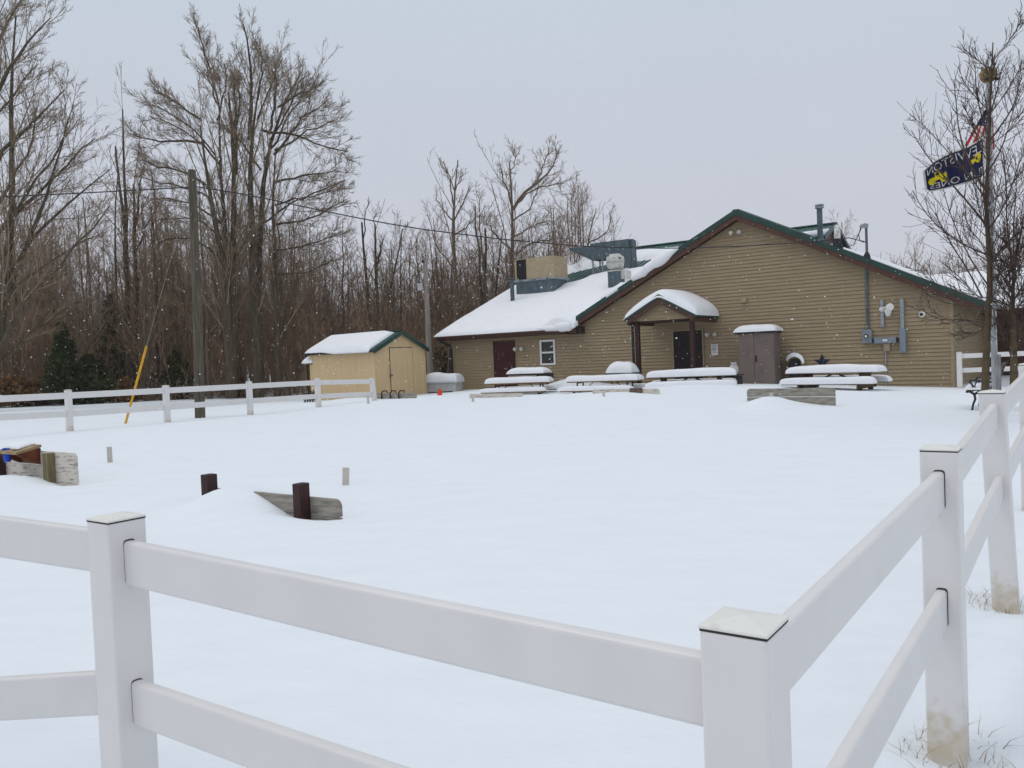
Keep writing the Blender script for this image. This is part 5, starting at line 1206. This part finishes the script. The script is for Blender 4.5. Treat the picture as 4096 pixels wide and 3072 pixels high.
def big_tree(name, label, Y0, stems, limbs, seed, dens=1.0, minr=.0085, wig=.03, ang=.52, mt=None, spread=4.5, c2=6, c3=5, c4=3, rtop=.03, base=None, snag=False, l1=8, lf1=.42):
    rs = np.random.default_rng(seed)
    SP = [pxline(s[0], Y0, rs.uniform(-1, 1)*spread*.5) for s in stems]; SR = [np.linspace(s[1], s[2] if len(s) > 2 else rtop, 9) for s in stems]
    for p in SP:
        p[1:] += rs.normal(0, wig, p[1:].shape)
    LP = [pxline(s[0], Y0, rs.uniform(-1, 1)*spread) for s in limbs]; LR = [np.linspace(s[1], .022, 9) for s in limbs]
    for p in LP: p[1:] += rs.normal(0, wig*1.5, p[1:].shape)
    SP = np.array(SP); SR = np.array(SR); tp = [tubes(SP, SR, 8)]; cr = []
    if limbs: LP = np.array(LP); LR = np.array(LR); tp.append(tubes(LP, LR, 6))
    live = np.concatenate([SP, LP]) if limbs else SP; lr = np.concatenate([SR, LR]) if limbs else SR
    lr = np.minimum(lr, .10)
    P1, R1 = grow(live, lr, int(l1*dens), .22, .96, ang, .14, lf1, 9, .40, .28, .045, rs, minr*1.5, .45)
    P2a, R2a = grow(P1, R1, int(c2*dens), .12, .97, ang*.95, .16, .46, 7, .55, .20, .055, rs, minr, .45, .4)
    P2b, R2b = grow(live[:, 2:], lr[:, 2:]*.5, int(12*dens), .0, .97, ang, .18, .20, 7, .45, .25, .06, rs, minr, .3, .4)
    P2 = np.concatenate([P2a, P2b]); R2 = np.concatenate([R2a, R2b])
    P3, R3 = grow(P2, R2, int(c3*dens), .2, .98, ang*.9, .2, .46, 5, .6, .12, .07, rs, minr*.72, .4, .22)
    P4, R4 = grow(P3, R3, c4, .25, 1, ang, .2, .48, 3, .7, .1, .08, rs, minr*.5, .3, .13)
    cr = [tubes(P1, R1, 4), tubes(P2, R2, 3), tubes(P3, R3, 3), tubes(P4, R4, 3)]
    b0 = SP[0][0]*1.0
    if base is not None: b0 = base
    return tree_obj(name, label, b0, tp, cr, mt or M['barkbig'], M['twig'], cat='tree')
big_tree('maple_tree', 'very tall many-stemmed bare tree just right of the utility pole, crown leaning left', 42.0,
  [([(925, 1590), (916, 1300), (905, 1100), (873, 1000), (842, 760), (817, 570), (804, 500)], .30), ([(928, 1590), (918, 1250), (899, 918), (883, 665), (867, 475), (874, 411)], .24),
   ([(930, 1590), (928, 1250), (930, 950), (937, 728), (943, 570), (930, 443), (911, 373)], .26, .05), ([(943, 700), (941, 480), (938, 335)], .10, .04),
   ([(874, 420), (850, 300), (804, 190), (794, 110)], .055), ([(935, 560), (960, 420), (952, 300)], .07)],
  [([(817, 575), (728, 557), (633, 572), (530, 534)], .075), ([(806, 481), (696, 405), (612, 356)], .07), ([(842, 760), (760, 690), (640, 668), (560, 640)], .07), ([(880, 660), (800, 560), (700, 500), (590, 465)], .06),
   ([(890, 900), (800, 820), (700, 790), (600, 800)], .06), ([(900, 1050), (800, 960), (690, 940), (610, 990)], .055), ([(873, 420), (835, 330), (820, 280)], .05), ([(860, 620), (760, 500), (660, 440), (570, 410)], .05), ([(850, 800), (740, 740), (620, 730), (540, 700)], .05), ([(900, 980), (820, 880), (720, 870), (620, 880)], .05), ([(870, 480), (900, 360), (905, 260)], .05), ([(905, 1100), (980, 980), (1020, 860)], .06)], 11)
big_tree('maple_tree', 'very tall bare tree beside its twin, crown spreading far to the right over the shed', 43.0,
  [([(1030, 1590), (1024, 1250), (1019, 1050), (990, 760), (1000, 560), (1025, 420), (1037, 342)], .36), ([(1034, 1590), (1030, 1100), (1038, 886), (1044, 665), (1076, 538), (1114, 430), (1139, 354), (1203, 285)], .28),
   ([(1110, 1590), (1105, 1200), (1098, 930), (1088, 740), (1101, 600)], .20), ([(1000, 560), (1006, 316), (994, 190), (975, 95)], .12), ([(1030, 400), (1050, 280), (1040, 190)], .06), ([(1076, 538), (1100, 400), (1110, 300), (1100, 250)], .07)],
  [([(1044, 520), (1171, 538), (1298, 582), (1393, 608)], .075), ([(1095, 620), (1203, 475), (1300, 410)], .075), ([(1100, 730), (1234, 696), (1361, 684)], .07), ([(1095, 900), (1250, 880), (1380, 800)], .065), ([(1060, 640), (1180, 420), (1240, 330)], .06),
   ([(1040, 900), (1180, 800), (1330, 760)], .06), ([(1080, 560), (1160, 420), (1215, 300)], .055), ([(1100, 600), (1240, 520), (1345, 480)], .055), ([(1100, 820), (1250, 780), (1385, 720)], .05), ([(1030, 480), (1090, 330), (1125, 240)], .05), ([(1100, 1000), (1240, 980), (1370, 930)], .055), ([(1044, 680), (960, 560), (900, 500)], .06), ([(1100, 1100), (1230, 1090), (1330, 1040)], .05), ([(1110, 430), (1200, 370), (1270, 350)], .05)], 12)
big_tree('maple_tree', 'huge bare tree at the left edge whose limbs sweep up to the right', 36.0,
  [([(-60, 1620), (-70, 1300), (-60, 1000), (-90, 600), (-60, 200), (-40, -200)], .42), ([(-40, 1620), (-20, 1400), (40, 1050), (60, 700), (30, 350), (60, 60)], .25), ([(-50, 1500), (20, 1150), (140, 920), (215, 730), (250, 560)], .17)],
  [([(-60, 1050), (0, 886), (158, 778), (266, 665), (385, 551)], .13), ([(-70, 800), (0, 608), (114, 506), (209, 405), (244, 361)], .12), ([(-80, 520), (0, 316), (63, 240), (127, 127), (196, 70)], .12), ([(-30, 1350), (38, 1050), (158, 905), (285, 810), (435, 684)], .13),
   ([(-40, 1500), (0, 1366), (68, 1231), (190, 1095), (330, 980), (440, 820)], .11), ([(-60, 1560), (0, 1430), (90, 1366), (212, 1262), (330, 1190)], .08), ([(-80, 350), (0, 150), (60, 40), (120, -60)], .09), ([(40, 900), (150, 700), (240, 600), (300, 420)], .07), ([(-60, 900), (60, 700), (120, 620), (150, 430)], .08),
   ([(-20, 1250), (100, 1100), (260, 1010), (400, 930)], .07), ([(-70, 620), (10, 430), (90, 330), (150, 250)], .08)], 13, 1.0)
# broken-topped and individual trees
def snag(label, Y0, stems, limbs, seed, **k): return big_tree('snag_tree', label, Y0, stems, limbs, seed, **k)
snag('thin broken-topped tree with a wispy leader left of the utility pole', 45, [([(512, 1600), (508, 1250), (506, 1050), (502, 800), (494, 600), (490, 437)], .19, .035), ([(506, 1000), (476, 720), (462, 585)], .11, .05), ([(478, 1600), (470, 1200), (455, 900), (470, 700)], .10, .03)], [], 21, dens=.6, spread=1.5)
snag('short splintered tree trunk with bushy sprouts between the thin snag and the pole', 46, [([(548, 1600), (545, 1200), (542, 950), (537, 740)], .17, .06), ([(545, 900), (556, 780), (561, 690)], .08, .03), ([(640, 1600), (632, 1200), (612, 900), (600, 830)], .13, .04)], [([(545, 1000), (600, 880), (640, 800)], .05)], 22, dens=.7, spread=1.5)
snag('dead trunk leaning left with a forked thin tip over the shed', 50, [([(1490, 1580), (1478, 1227), (1460, 1060), (1447, 890)], .17, .05), ([(1452, 960), (1462, 860), (1474, 793)], .05, .015)], [], 23, dens=.35, spread=1)
snag('forked dead trunk with two broken arms above the shed ridge', 50, [([(1520, 1580), (1509, 1250), (1503, 1050), (1499, 896)], .16, .05), ([(1505, 1080), (1525, 980), (1530, 955)], .08, .04), ([(1500, 900), (1497, 870), (1512, 850)], .03, .012)], [], 24, dens=.4, spread=1)
snag('tree with a stem slanting up to the right and a feathery top', 51, [([(1530, 1560), (1545, 1200), (1590, 1060), (1602, 960), (1608, 915)], .13, .03), ([(1600, 1560), (1603, 1300), (1600, 1100), (1606, 950)], .08, .02)], [], 25, dens=.9, spread=1.5)
snag('tall straight tree with sparse upswept branches left of the rooftop unit', 48, [([(1822, 1560), (1820, 1130), (1817, 900), (1816, 760), (1830, 640)], .19, .03), ([(1816, 830), (1800, 720), (1775, 640)], .05, .02)],
  [([(1817, 890), (1770, 840), (1742, 790)], .05), ([(1818, 880), (1860, 800), (1876, 740)], .05), ([(1818, 940), (1900, 880), (1930, 850)], .05), ([(1818, 1080), (1740, 980), (1715, 870)], .05), ([(1818, 1120), (1880, 1060), (1910, 990)], .04), ([(1816, 760), (1788, 690), (1770, 660)], .035), ([(1817, 770), (1848, 720), (1850, 690)], .035)], 26, dens=.45, spread=1.5, mt=M['bark'])
snag('pale-barked tree with a fan-shaped crown leaning right behind the rooftop unit', 47, [([(2046, 1560), (2047, 1100), (2050, 920), (2052, 800), (2040, 650)], .20, .035), ([(2052, 840), (2100, 760), (2190, 700), (2240, 640), (2225, 590)], .10, .02)],
  [([(2050, 830), (2020, 730), (2005, 680)], .06), ([(2060, 820), (2130, 760), (2210, 740), (2268, 720)], .05), ([(2050, 950), (2130, 900), (2200, 880)], .05), ([(2055, 880), (2130, 830), (2160, 720)], .05), ([(2048, 1000), (1970, 930), (1945, 880)], .04), ([(2050, 1020), (2150, 960), (2250, 950)], .045), ([(2042, 700), (2060, 640), (2055, 600)], .03), ([(2150, 730), (2180, 640), (2200, 590)], .035)], 27, dens=.75, spread=2.5, mt=M['bark'])
snag('pair of broken slanting trunks left of the pale-barked tree', 49, [([(1935, 1560), (1925, 1150), (1915, 990), (1895, 850), (1899, 820)], .15, .04), ([(1940, 1560), (1942, 1150), (1943, 950), (1942, 910)], .14, .06), ([(1970, 1560), (1978, 1180), (2000, 1000), (2010, 920)], .12, .03)], [], 28, dens=.4, spread=1)
snag('small bare tree with curling branches above the air unit hood', 52, [([(2330, 1300), (2345, 1050), (2348, 960), (2370, 900), (2385, 830)], .09, .02), ([(2348, 980), (2420, 940), (2445, 900), (2440, 850)], .05, .012)], [], 29, dens=.5, spread=1)

# slender trees of the woods: eight models, each copied as a whole thing
def wood_model(seed):
    rs = np.random.default_rng(seed); h = rs.uniform(8.5, 11.5); lean = rs.normal(0, .35, 2)
    ns = 1 if seed % 3 else 2; SP = []; SR = []
    for s in range(ns):
        z = np.linspace(0, h*(1 if s == 0 else .85), 9); off = rs.normal(0, .10, (9, 2)).cumsum(0)*.7; off -= off[0]
        SP.append(np.c_[off[:, 0]+lean[0]*z/h*(1+2*s)+.12*s, off[:, 1]+lean[1]*z/h, z]); r0 = rs.uniform(.06, .12); SR.append(np.linspace(r0, .02, 9))
    SP = np.array(SP); SR = np.array(SR)
    P1, R1 = grow(SP, SR, 20//ns, .18, 1, .75, .2, .26, 6, .4, .5, .10, rs, .010, .55)
    P2, R2 = grow(P1, R1, 6, .2, 1, .65, .2, .5, 4, .55, .35, .14, rs, .008, .3, .3)
    P3, R3 = grow(P2, R2, 4, .2, 1, .6, .2, .55, 3, .7, .25, .14, rs, .0065, .2, .25)
    b_ = np.zeros(3)
    t_ = tree_obj('slender_tree', 'slender bare grey-brown tree in the dense winter woods behind the yard', b_, [tubes(SP, SR, 6)], [tubes(P1, R1, 3), tubes(P2, R2, 3), tubes(P3, R3, 3)], M['bark'], M['twig' if seed % 2 else 'twigred'], 'slender trees of the winter woods')
    return t_
models = [wood_model(40+i) for i in range(9)]
used = set()
rs = np.random.default_rng(5)
def put_tree(k, x, y, s, rot):
    m = models[k]
    if k not in used: t_ = m; used.add(k)
    else:
        t_ = m.copy(); col.objects.link(t_)
        for ch in m.children:
            c = ch.copy(); col.objects.link(c); c.parent = t_
    t_.location = (x, y, gz(x, y)-.1); t_.rotation_euler = (0, 0, rot); t_.scale = (s*rs.uniform(.9, 1.15),)*2+(s,)
def woods_height(px):                          # tree-top profile along the wood edge
    return np.interp(px, [-600, 0, 300, 700, 1300, 1500, 1750, 2000, 2250, 2500, 3200, 3500, 3800, 4200], [1.25, 1.2, 1.05, 1.05, 1.0, .88, .92, 1.0, .98, .80, .72, .80, .74, .78])
n = 0
for i in range(290):
    Yd = 44+40*rs.random()**1.15
    px = rs.uniform(-420, 2560) if i < 262 else rs.uniform(3350, 4300)
    q = ray(px, 1500)*Yd
    if 1180 < px < 1900 and Yd < 46: Yd += 4; q = ray(px, 1500)*Yd
    if i >= 262: q = ray(px, 1500)*(62+rs.random()*14)
    put_tree(int(rs.integers(0, 9)), q[0], q[1], float(woods_height(px)*rs.uniform(.8, 1.12)*(1+.006*(Yd-50))), rs.uniform(0, 6.28))
# undergrowth: brush and saplings nobody could count, and the dense stems deeper in
def brush(name, n, Y0, Y1, pxa, pxb, h0, h1, r, mat, seed, C=7, spread=.5, lab=None):
    rs = np.random.default_rng(seed); Yd = rs.uniform(Y0, Y1, n); px = rs.uniform(pxa, pxb, n)
    d = np.array([ray(p, 1500) for p in px]); x = d[:, 0]*Yd; y = Yd
    z = ground(x, y)-.05; h = rs.uniform(h0, h1, n)
    t = np.linspace(0, 1, 5); off = rs.normal(0, 1, (n, 2))
    P = np.stack([x[:, None]+off[:, :1]*spread*t**1.5*h[:, None]*.35+rs.normal(0, .03, (n, 5)), y[:, None]+off[:, 1:]*spread*t**1.5*h[:, None]*.35, z[:, None]+h[:, None]*t], 2)
    Rd = r*rs.uniform(.6, 1.5, (n, 1))*np.linspace(1, .45, 5)[None]*(.6+.4*h[:, None]/h1)
    P1, R1 = grow(P, Rd, C, .25, 1, .6, .25, .38, 4, .55, .4, .14, rs, r*.45, .4)
    P2, R2 = grow(P1, R1, 3, .3, 1, .6, .25, .5, 3, .7, .3, .14, rs, r*.38, .3)
    V, F = merge([tubes(P, Rd, 4), tubes(P1, R1, 3), tubes(P2, R2, 3)])
    o = link(name, fast_mesh(name, V, F), mat); tag(o, lab, 'undergrowth', kind='stuff'); return o
brush('undergrowth', 1900, 43.5, 62, -450, 2000, 1.0, 5.0, .016, M['twigred'], 61, lab='dense reddish-brown brush filling the foot of the woods')
brush('sapling_thicket', 1100, 50, 88, -450, 2600, 4.0, 8.5, .028, M['bark'], 62, C=9, lab='close-set saplings deep in the woods')
brush('wood_edge_weeds', 1500, 42.6, 46, -450, 1290, .25, 1.1, .008, M['twig'], 63, C=3, lab='low weeds and brambles along the snowy edge of the woods')
brush('far_thicket', 520, 60, 85, 3300, 4400, 3.0, 7.5, .03, M['twig'], 64, C=9, lab='far bare thicket behind the rear roof')
# conifers and brown-leaved shrubs at the wood edge
def conifer(label, px, py, Yd, h, w, seed, mat, cat='evergreen tree', name='cedar_tree', dens=1.0, low=.04, group=None):
    rs = np.random.default_rng(seed); q = at(px, py, Yd); q[2] = gz(q[0], q[1])-.1
    n = int(620*dens); t = low+(1-low)*rs.random(n)**1.25*.97; az = rs.random(n)*6.28; rr = w*(1-t)**.75*rs.uniform(.35, 1.1, n)*(1+.25*np.sin(az*3+t*9))
    P0 = np.c_[np.zeros(n), np.zeros(n), t*h]; L = rr
    s = np.linspace(0, 1, 4)
    P = np.stack([np.cos(az)[:, None]*L[:, None]*s, np.sin(az)[:, None]*L[:, None]*s, (t*h)[:, None]+L[:, None]*(.35*s-.15*s*s)], 2)
    Rd = np.full((n, 4), .012)
    P2, R2 = grow(P, Rd, 9, .25, 1, .8, .3, .35, 3, .9, .25, .2, rs, .012, .3, .16)
    # leafy sprays: small flat triangles along the twigs
    tip = P2[:, :, :].reshape(-1, 3); m = len(tip)
    a = rs.normal(0, 1, (m, 3)); a /= np.linalg.norm(a, axis=1, keepdims=True); b = rs.normal(0, 1, (m, 3)); b = np.cross(a, b); b /= np.linalg.norm(b, axis=1, keepdims=True)
    sz = rs.uniform(.05, .13, (m, 1))
    V = np.concatenate([tip+a*sz, tip-a*sz*.6+b*sz*.6, tip-a*sz*.6-b*sz*.6], 0); F = np.c_[np.arange(m), np.arange(m)+m, np.arange(m)+2*m]
    t_ = thing(name, label, cat, q, group)
    tr = np.c_[np.zeros(6), np.zeros(6), np.linspace(0, h*.95, 6)][None]
    v, f = tubes(tr, np.linspace(.12, .02, 6)[None], 7); link('trunk', fast_mesh('trunk', v, f), M['bark'], t_)
    v1, f1 = merge([tubes(P, Rd, 3), tubes(P2, R2, 3)])
    F2 = [tuple(x) for x in F+len(v1)]
    me = bpy.data.meshes.new('crown'); VV = np.concatenate([v1, V]); nf = len(f1); nt_ = len(F)
    me.vertices.add(len(VV)); me.vertices.foreach_set('co', VV.astype(np.float32).ravel()); me.loops.add(nf*4+nt_*3)
    me.loops.foreach_set('vertex_index', np.concatenate([f1.ravel(), (F+len(v1)).ravel()]).astype(np.int32)); me.polygons.add(nf+nt_)
    me.polygons.foreach_set('loop_start', np.concatenate([np.arange(nf)*4, nf*4+np.arange(nt_)*3]).astype(np.int32)); me.polygons.foreach_set('loop_total', np.concatenate([np.full(nf, 4), np.full(nt_, 3)]).astype(np.int32)); me.update(calc_edges=True)
    link('crown', me, mat, t_)
conifer('dark green cedar at the wood edge left of the yellow guard', 262, 1620, 42.0, 4.3, 1.05, 71, M['fir'])
conifer('low spreading olive-green cedar right beside the taller cedar', 365, 1618, 42.5, 2.6, 1.5, 72, M['fir'])
conifer('sparse dim evergreen behind the utility pole base', 715, 1605, 45.0, 2.7, 1.5, 73, M['fir'], dens=.6)
conifer('dark young evergreen rising behind the shed roof', 1608, 1560, 46.5, 3.7, 1.3, 74, M['fir'], dens=.7)
conifer('tall thin evergreen with sparse greyish boughs left of the yellow guard wire', 470, 1612, 47.0, 6.2, 1.6, 75, M['fir'], dens=.45)
conifer('dark evergreen bush showing between the pale pole and the building', 1765, 1560, 45.0, 2.4, 1.2, 76, M['fir'], dens=.6)
for i, (px, Yd, h, w) in enumerate(((60, 42, 1.7, 1.6), (150, 43, 1.3, 1.4), (500, 43, 1.3, 1.1), (955, 44, 1.2, 1.0), (-120, 42, 1.8, 1.6))):
    conifer(('rust-brown leafy shrub at the left edge of the woods', 'low rust-brown shrub at the foot of the cedar', 'rust-brown shrub behind the yellow wire guard', 'small brown shrub at the foot of the twin tall trees', 'rust-brown shrub under the huge edge tree')[i], px, 1610, Yd, h, w, 80+i, M['rust'], 'shrub', 'brown_shrub', .32, .1)
# young trees at the right, with hand-placed limbs
def young(label, Y0, trunk, limbs, seed, r0, dens=1.0, sub=10):
    rs = np.random.default_rng(seed)
    TP = pxline(trunk, Y0, .15, 14)[None]; TR = np.r_[r0*1.15, np.linspace(r0, r0*.16, 13)][None]
    LP = np.array([pxline(l, Y0, rs.uniform(-1, 1)*1.3) for l in limbs]); LR = np.array([np.linspace(rs.uniform(.012, .020), .005, 9) for l in limbs])
    X0, X1 = grow(TP, TR*.36, 24, .20, .97, .75, .18, .22, 9, .5, .55, .06, rs, .008, .55)
    live = np.concatenate([LP, X0]); lr = np.concatenate([LR, X1])
    P2, R2 = grow(live, lr, int(sub*dens), .22, .97, .68, .2, .36, 7, .55, .55, .07, rs, .0048, .4, .3)
    P3, R3 = grow(np.concatenate([P2, live[:, [2, 3, 4, 5, 6, 7, 8]]]), np.concatenate([R2, lr[:, [2, 3, 4, 5, 6, 7, 8]]*.7]), 4, .25, 1, .65, .2, .42, 5, .7, .35, .08, rs, .0036, .3, .14)
    b0 = TP[0, 0].copy()
    return tree_obj('young_tree', label, b0, [tubes(TP, TR, 12)], [tubes(LP, LR, 6), tubes(X0, X1, 5), tubes(P2, R2, 4), tubes(P3, R3, 3)], M['nearbark'], M['neartwig'])
young('bare young tree whose thin branches screen the flags and the flagpole', 14.4,
  [(3941, 1600), (3942, 1450), (3945, 1330), (3962, 1171), (3968, 1050), (3943, 920), (3939, 760), (3951, 684), (3962, 569), (3956, 460), (3964, 320), (3972, 170)],
  [[(3939, 757), (3900, 704), (3850, 583), (3826, 516), (3830, 424), (3815, 320)], [(3941, 800), (3880, 690), (3790, 610), (3700, 500), (3640, 458)], [(3945, 900), (3850, 780), (3760, 690), (3680, 590), (3645, 520)],
   [(3955, 1020), (3895, 1005), (3850, 975), (3780, 930), (3690, 850), (3650, 760)], [(3929, 1190), (3877, 1087), (3832, 1020), (3790, 950), (3740, 850)], [(3958, 1150), (3880, 1040), (3830, 930), (3790, 830), (3770, 740)],
   [(3968, 1050), (4022, 970), (4068, 936), (4130, 880)], [(3950, 690), (4010, 600), (4040, 480), (4090, 330)], [(3962, 569), (3930, 480), (3905, 380), (3900, 250)], [(3945, 930), (4020, 830), (4060, 700), (4110, 560)],
   [(3965, 1120), (4040, 1060), (4120, 1020)], [(3955, 1250), (3860, 1230), (3770, 1180), (3690, 1060)], [(3950, 1300), (3850, 1270), (3760, 1290), (3660, 1220)], [(3956, 470), (3985, 380), (4010, 260)], [(3960, 1200), (4060, 1230), (4150, 1200)], [(3962, 560), (4020, 480), (4060, 420), (4090, 290)]], 91, .060)
young('bare young tree with a cut-off top at the right edge of the picture', 14.2,
  [(4056, 1600), (4055, 1400), (4050, 1250), (4052, 1130), (4060, 1040), (4080, 960)],
  [[(4052, 1180), (3990, 1080), (3950, 960), (3930, 850), (3920, 700)], [(4050, 1230), (3960, 1180), (3900, 1200), (3800, 1150)], [(4052, 1120), (4040, 980), (4020, 850), (4030, 700), (4010, 600)], [(4060, 1040), (4090, 900), (4110, 780), (4120, 600)], [(4056, 1200), (4130, 1080), (4180, 950)],
   [(4054, 1280), (3980, 1290), (3900, 1340), (3830, 1330)], [(4056, 1250), (4110, 1180), (4190, 1150)], [(4058, 1080), (4050, 900), (4070, 750), (4060, 620)], [(4054, 1300), (4120, 1290), (4200, 1320)], [(4050, 1160), (3970, 1050), (3900, 1020), (3850, 930)]], 92, .066)

# dry grass round the two nearest posts
V = []; F = []
rs = np.random.default_rng(9)
for (c, n, rad) in ((NEARP[0], 150, .17), (NEARP[1], 110, .17)):
    for i in range(n):
        a = rs.random()*6.28; r = .06+rad*rs.random()**.8; x, y = c[0]+r*math.cos(a), c[1]+r*math.sin(a); z = gz(x, y)-.02
        h = rs.uniform(.03, .10); lean = rs.normal(0, .05, 2); w = .0018; k = len(V)
        ax_ = rs.normal(0, 1, 2); ax_ /= np.linalg.norm(ax_)
        V += [(x-ax_[0]*w, y-ax_[1]*w, z), (x+ax_[0]*w, y+ax_[1]*w, z), (x+lean[0]*.5+ax_[0]*w*.7, y+lean[1]*.5+ax_[1]*w*.7, z+h*.6), (x+lean[0]*.5-ax_[0]*w*.7, y+lean[1]*.5-ax_[1]*w*.7, z+h*.6), (x+lean[0]*1.3, y+lean[1]*1.3, z+h)]
        F += [(k, k+1, k+2, k+3), (k+3, k+2, k+4)]
tag(link('dry_grass', fast_mesh('dry_grass', V, F), M['dry']), 'dry straw-coloured grass poking out of the snow at the near posts', 'grass', kind='stuff')
# falling snow
rs = np.random.default_rng(3); n = 10500
Yd = np.concatenate([rs.uniform(6, 34, n-160), rs.uniform(3.0, 8, 160)]); px = rs.uniform(-500, 4600, n); py = rs.uniform(-300, 1700, n)
C = np.array([at(a, b_, c) for a, b_, c in zip(px, py, Yd)])
keep = C[:, 2] > .15; C = C[keep]; n = len(C)
sz = .0042+.0060*rs.random((n, 1))**2.2; sz[rs.random(n) < .03] *= 1.8
oct_ = np.array([(1, 0, 0), (-1, 0, 0), (0, 1, 0), (0, -1, 0), (0, 0, 1), (0, 0, -1)], float)
sz *= np.clip(C[:, 1:2]/12, .45, 1)
V = C[:, None]+oct_[None]*sz[:, None]*rs.uniform(.45, 1.35, (n, 6, 1))+rs.normal(0, .001, (n, 6, 3))
f8 = np.array([(0, 2, 4), (2, 1, 4), (1, 3, 4), (3, 0, 4), (2, 0, 5), (1, 2, 5), (3, 1, 5), (0, 3, 5)])
F = (np.arange(n)[:, None, None]*6+f8[None]).reshape(-1, 3)
tag(link('falling_snow', fast_mesh('falling_snow', V.reshape(-1, 3), F), M['flake']), 'scattered snowflakes falling through the air', 'snowflakes', kind='stuff')

# ------------------------------------------------------------------ sky, sun, camera
SUN_EL, SUN_AZ = R(58), R(-95)               # azimuth clockwise from +Y: high behind the viewer's left shoulder
w = bpy.data.worlds.new('World'); sc.world = w; w.use_nodes = True
nt = w.node_tree; nt.nodes.clear()
out = nt.nodes.new('ShaderNodeOutputWorld')
sky = nt.nodes.new('ShaderNodeTexSky'); sky.sky_type = 'NISHITA'; sky.sun_disc = False; sky.sun_elevation = SUN_EL; sky.sun_rotation = SUN_AZ
bg1 = nt.nodes.new('ShaderNodeBackground'); bg1.inputs['Strength'].default_value = .06; nt.links.new(sky.outputs[0], bg1.inputs['Color'])
tc = nt.nodes.new('ShaderNodeTexCoord'); sx = nt.nodes.new('ShaderNodeSeparateXYZ'); nt.links.new(tc.outputs['Generated'], sx.inputs[0])
rp = nt.nodes.new('ShaderNodeValToRGB'); e = rp.color_ramp.elements
e[0].position = 0.0; e[0].color = (.62, .63, .695, 1); e[1].position = 1.0; e[1].color = (1.0, 1.04, 1.10, 1)
for p_, c_ in ((.12, (.61, .625, .70)), (.30, (.59, .635, .715)), (.46, (.575, .66, .745)), (.70, (.74, .80, .87))):
    k = e.new(p_); k.color = (*c_, 1)
nz = nt.nodes.new('ShaderNodeTexNoise'); nz.inputs['Scale'].default_value = 1.6; nz.inputs['Detail'].default_value = 3; nt.links.new(tc.outputs['Generated'], nz.inputs['Vector'])
mr = nt.nodes.new('ShaderNodeMapRange'); mr.inputs['To Min'].default_value = .95; mr.inputs['To Max'].default_value = 1.05; nt.links.new(nz.outputs['Fac'], mr.inputs['Value'])
bg2 = nt.nodes.new('ShaderNodeBackground'); nt.links.new(sx.outputs['Z'], rp.inputs['Fac']); nt.links.new(rp.outputs['Color'], bg2.inputs['Color']); nt.links.new(mr.outputs[0], bg2.inputs['Strength'])
mx = nt.nodes.new('ShaderNodeMixShader'); mx.inputs[0].default_value = .90
nt.links.new(bg1.outputs[0], mx.inputs[1]); nt.links.new(bg2.outputs[0], mx.inputs[2]); nt.links.new(mx.outputs[0], out.inputs['Surface'])
sl = bpy.data.lights.new('sun', 'SUN'); sl.energy = .5; sl.angle = R(22); sl.color = (1, .95, .88)
so = bpy.data.objects.new('sun', sl); col.objects.link(so)
sd = Vector((math.sin(SUN_AZ)*math.cos(SUN_EL), math.cos(SUN_AZ)*math.cos(SUN_EL), math.sin(SUN_EL)))
so.rotation_euler = sd.to_track_quat('Z', 'Y').to_euler()
cam = bpy.data.cameras.new('camera'); co = bpy.data.objects.new('camera', cam); col.objects.link(co)
cam.sensor_width = 36; cam.lens = 36*FPX/4096; cam.clip_end = 2000; cam.clip_start = .05
m = Matrix.Identity(4)
for i in range(3): m[i][0], m[i][1], m[i][2] = RT[i], UP[i], -FW[i]
m[0][3], m[1][3], m[2][3] = 0, 0, H
co.matrix_world = m
sc.camera = co
sc.view_settings.view_transform = 'Standard'; sc.view_settings.look = 'None'; sc.view_settings.exposure = 0.07; sc.view_settings.gamma = 1
sc.render.engine = 'CYCLES'; sc.cycles.max_bounces = 6; sc.cycles.diffuse_bounces = 3; sc.cycles.use_denoising = True

hz = MB().box((0, 78, 13.5), (320, 240, 34)).build('haze', bpy.data.materials.new('haze_air'))
hm = hz.data.materials[0]; hm.use_nodes = True; ht = hm.node_tree; ht.nodes.clear()
ho = ht.nodes.new('ShaderNodeOutputMaterial'); hv = ht.nodes.new('ShaderNodeVolumePrincipled')
hv.inputs['Color'].default_value = (.96, .95, .94, 1); hv.inputs['Density'].default_value = .0006; hv.inputs['Anisotropy'].default_value = .2
ht.links.new(hv.outputs[0], ho.inputs['Volume'])
tag(hz, 'thin snowy haze in the air', kind='stuff')
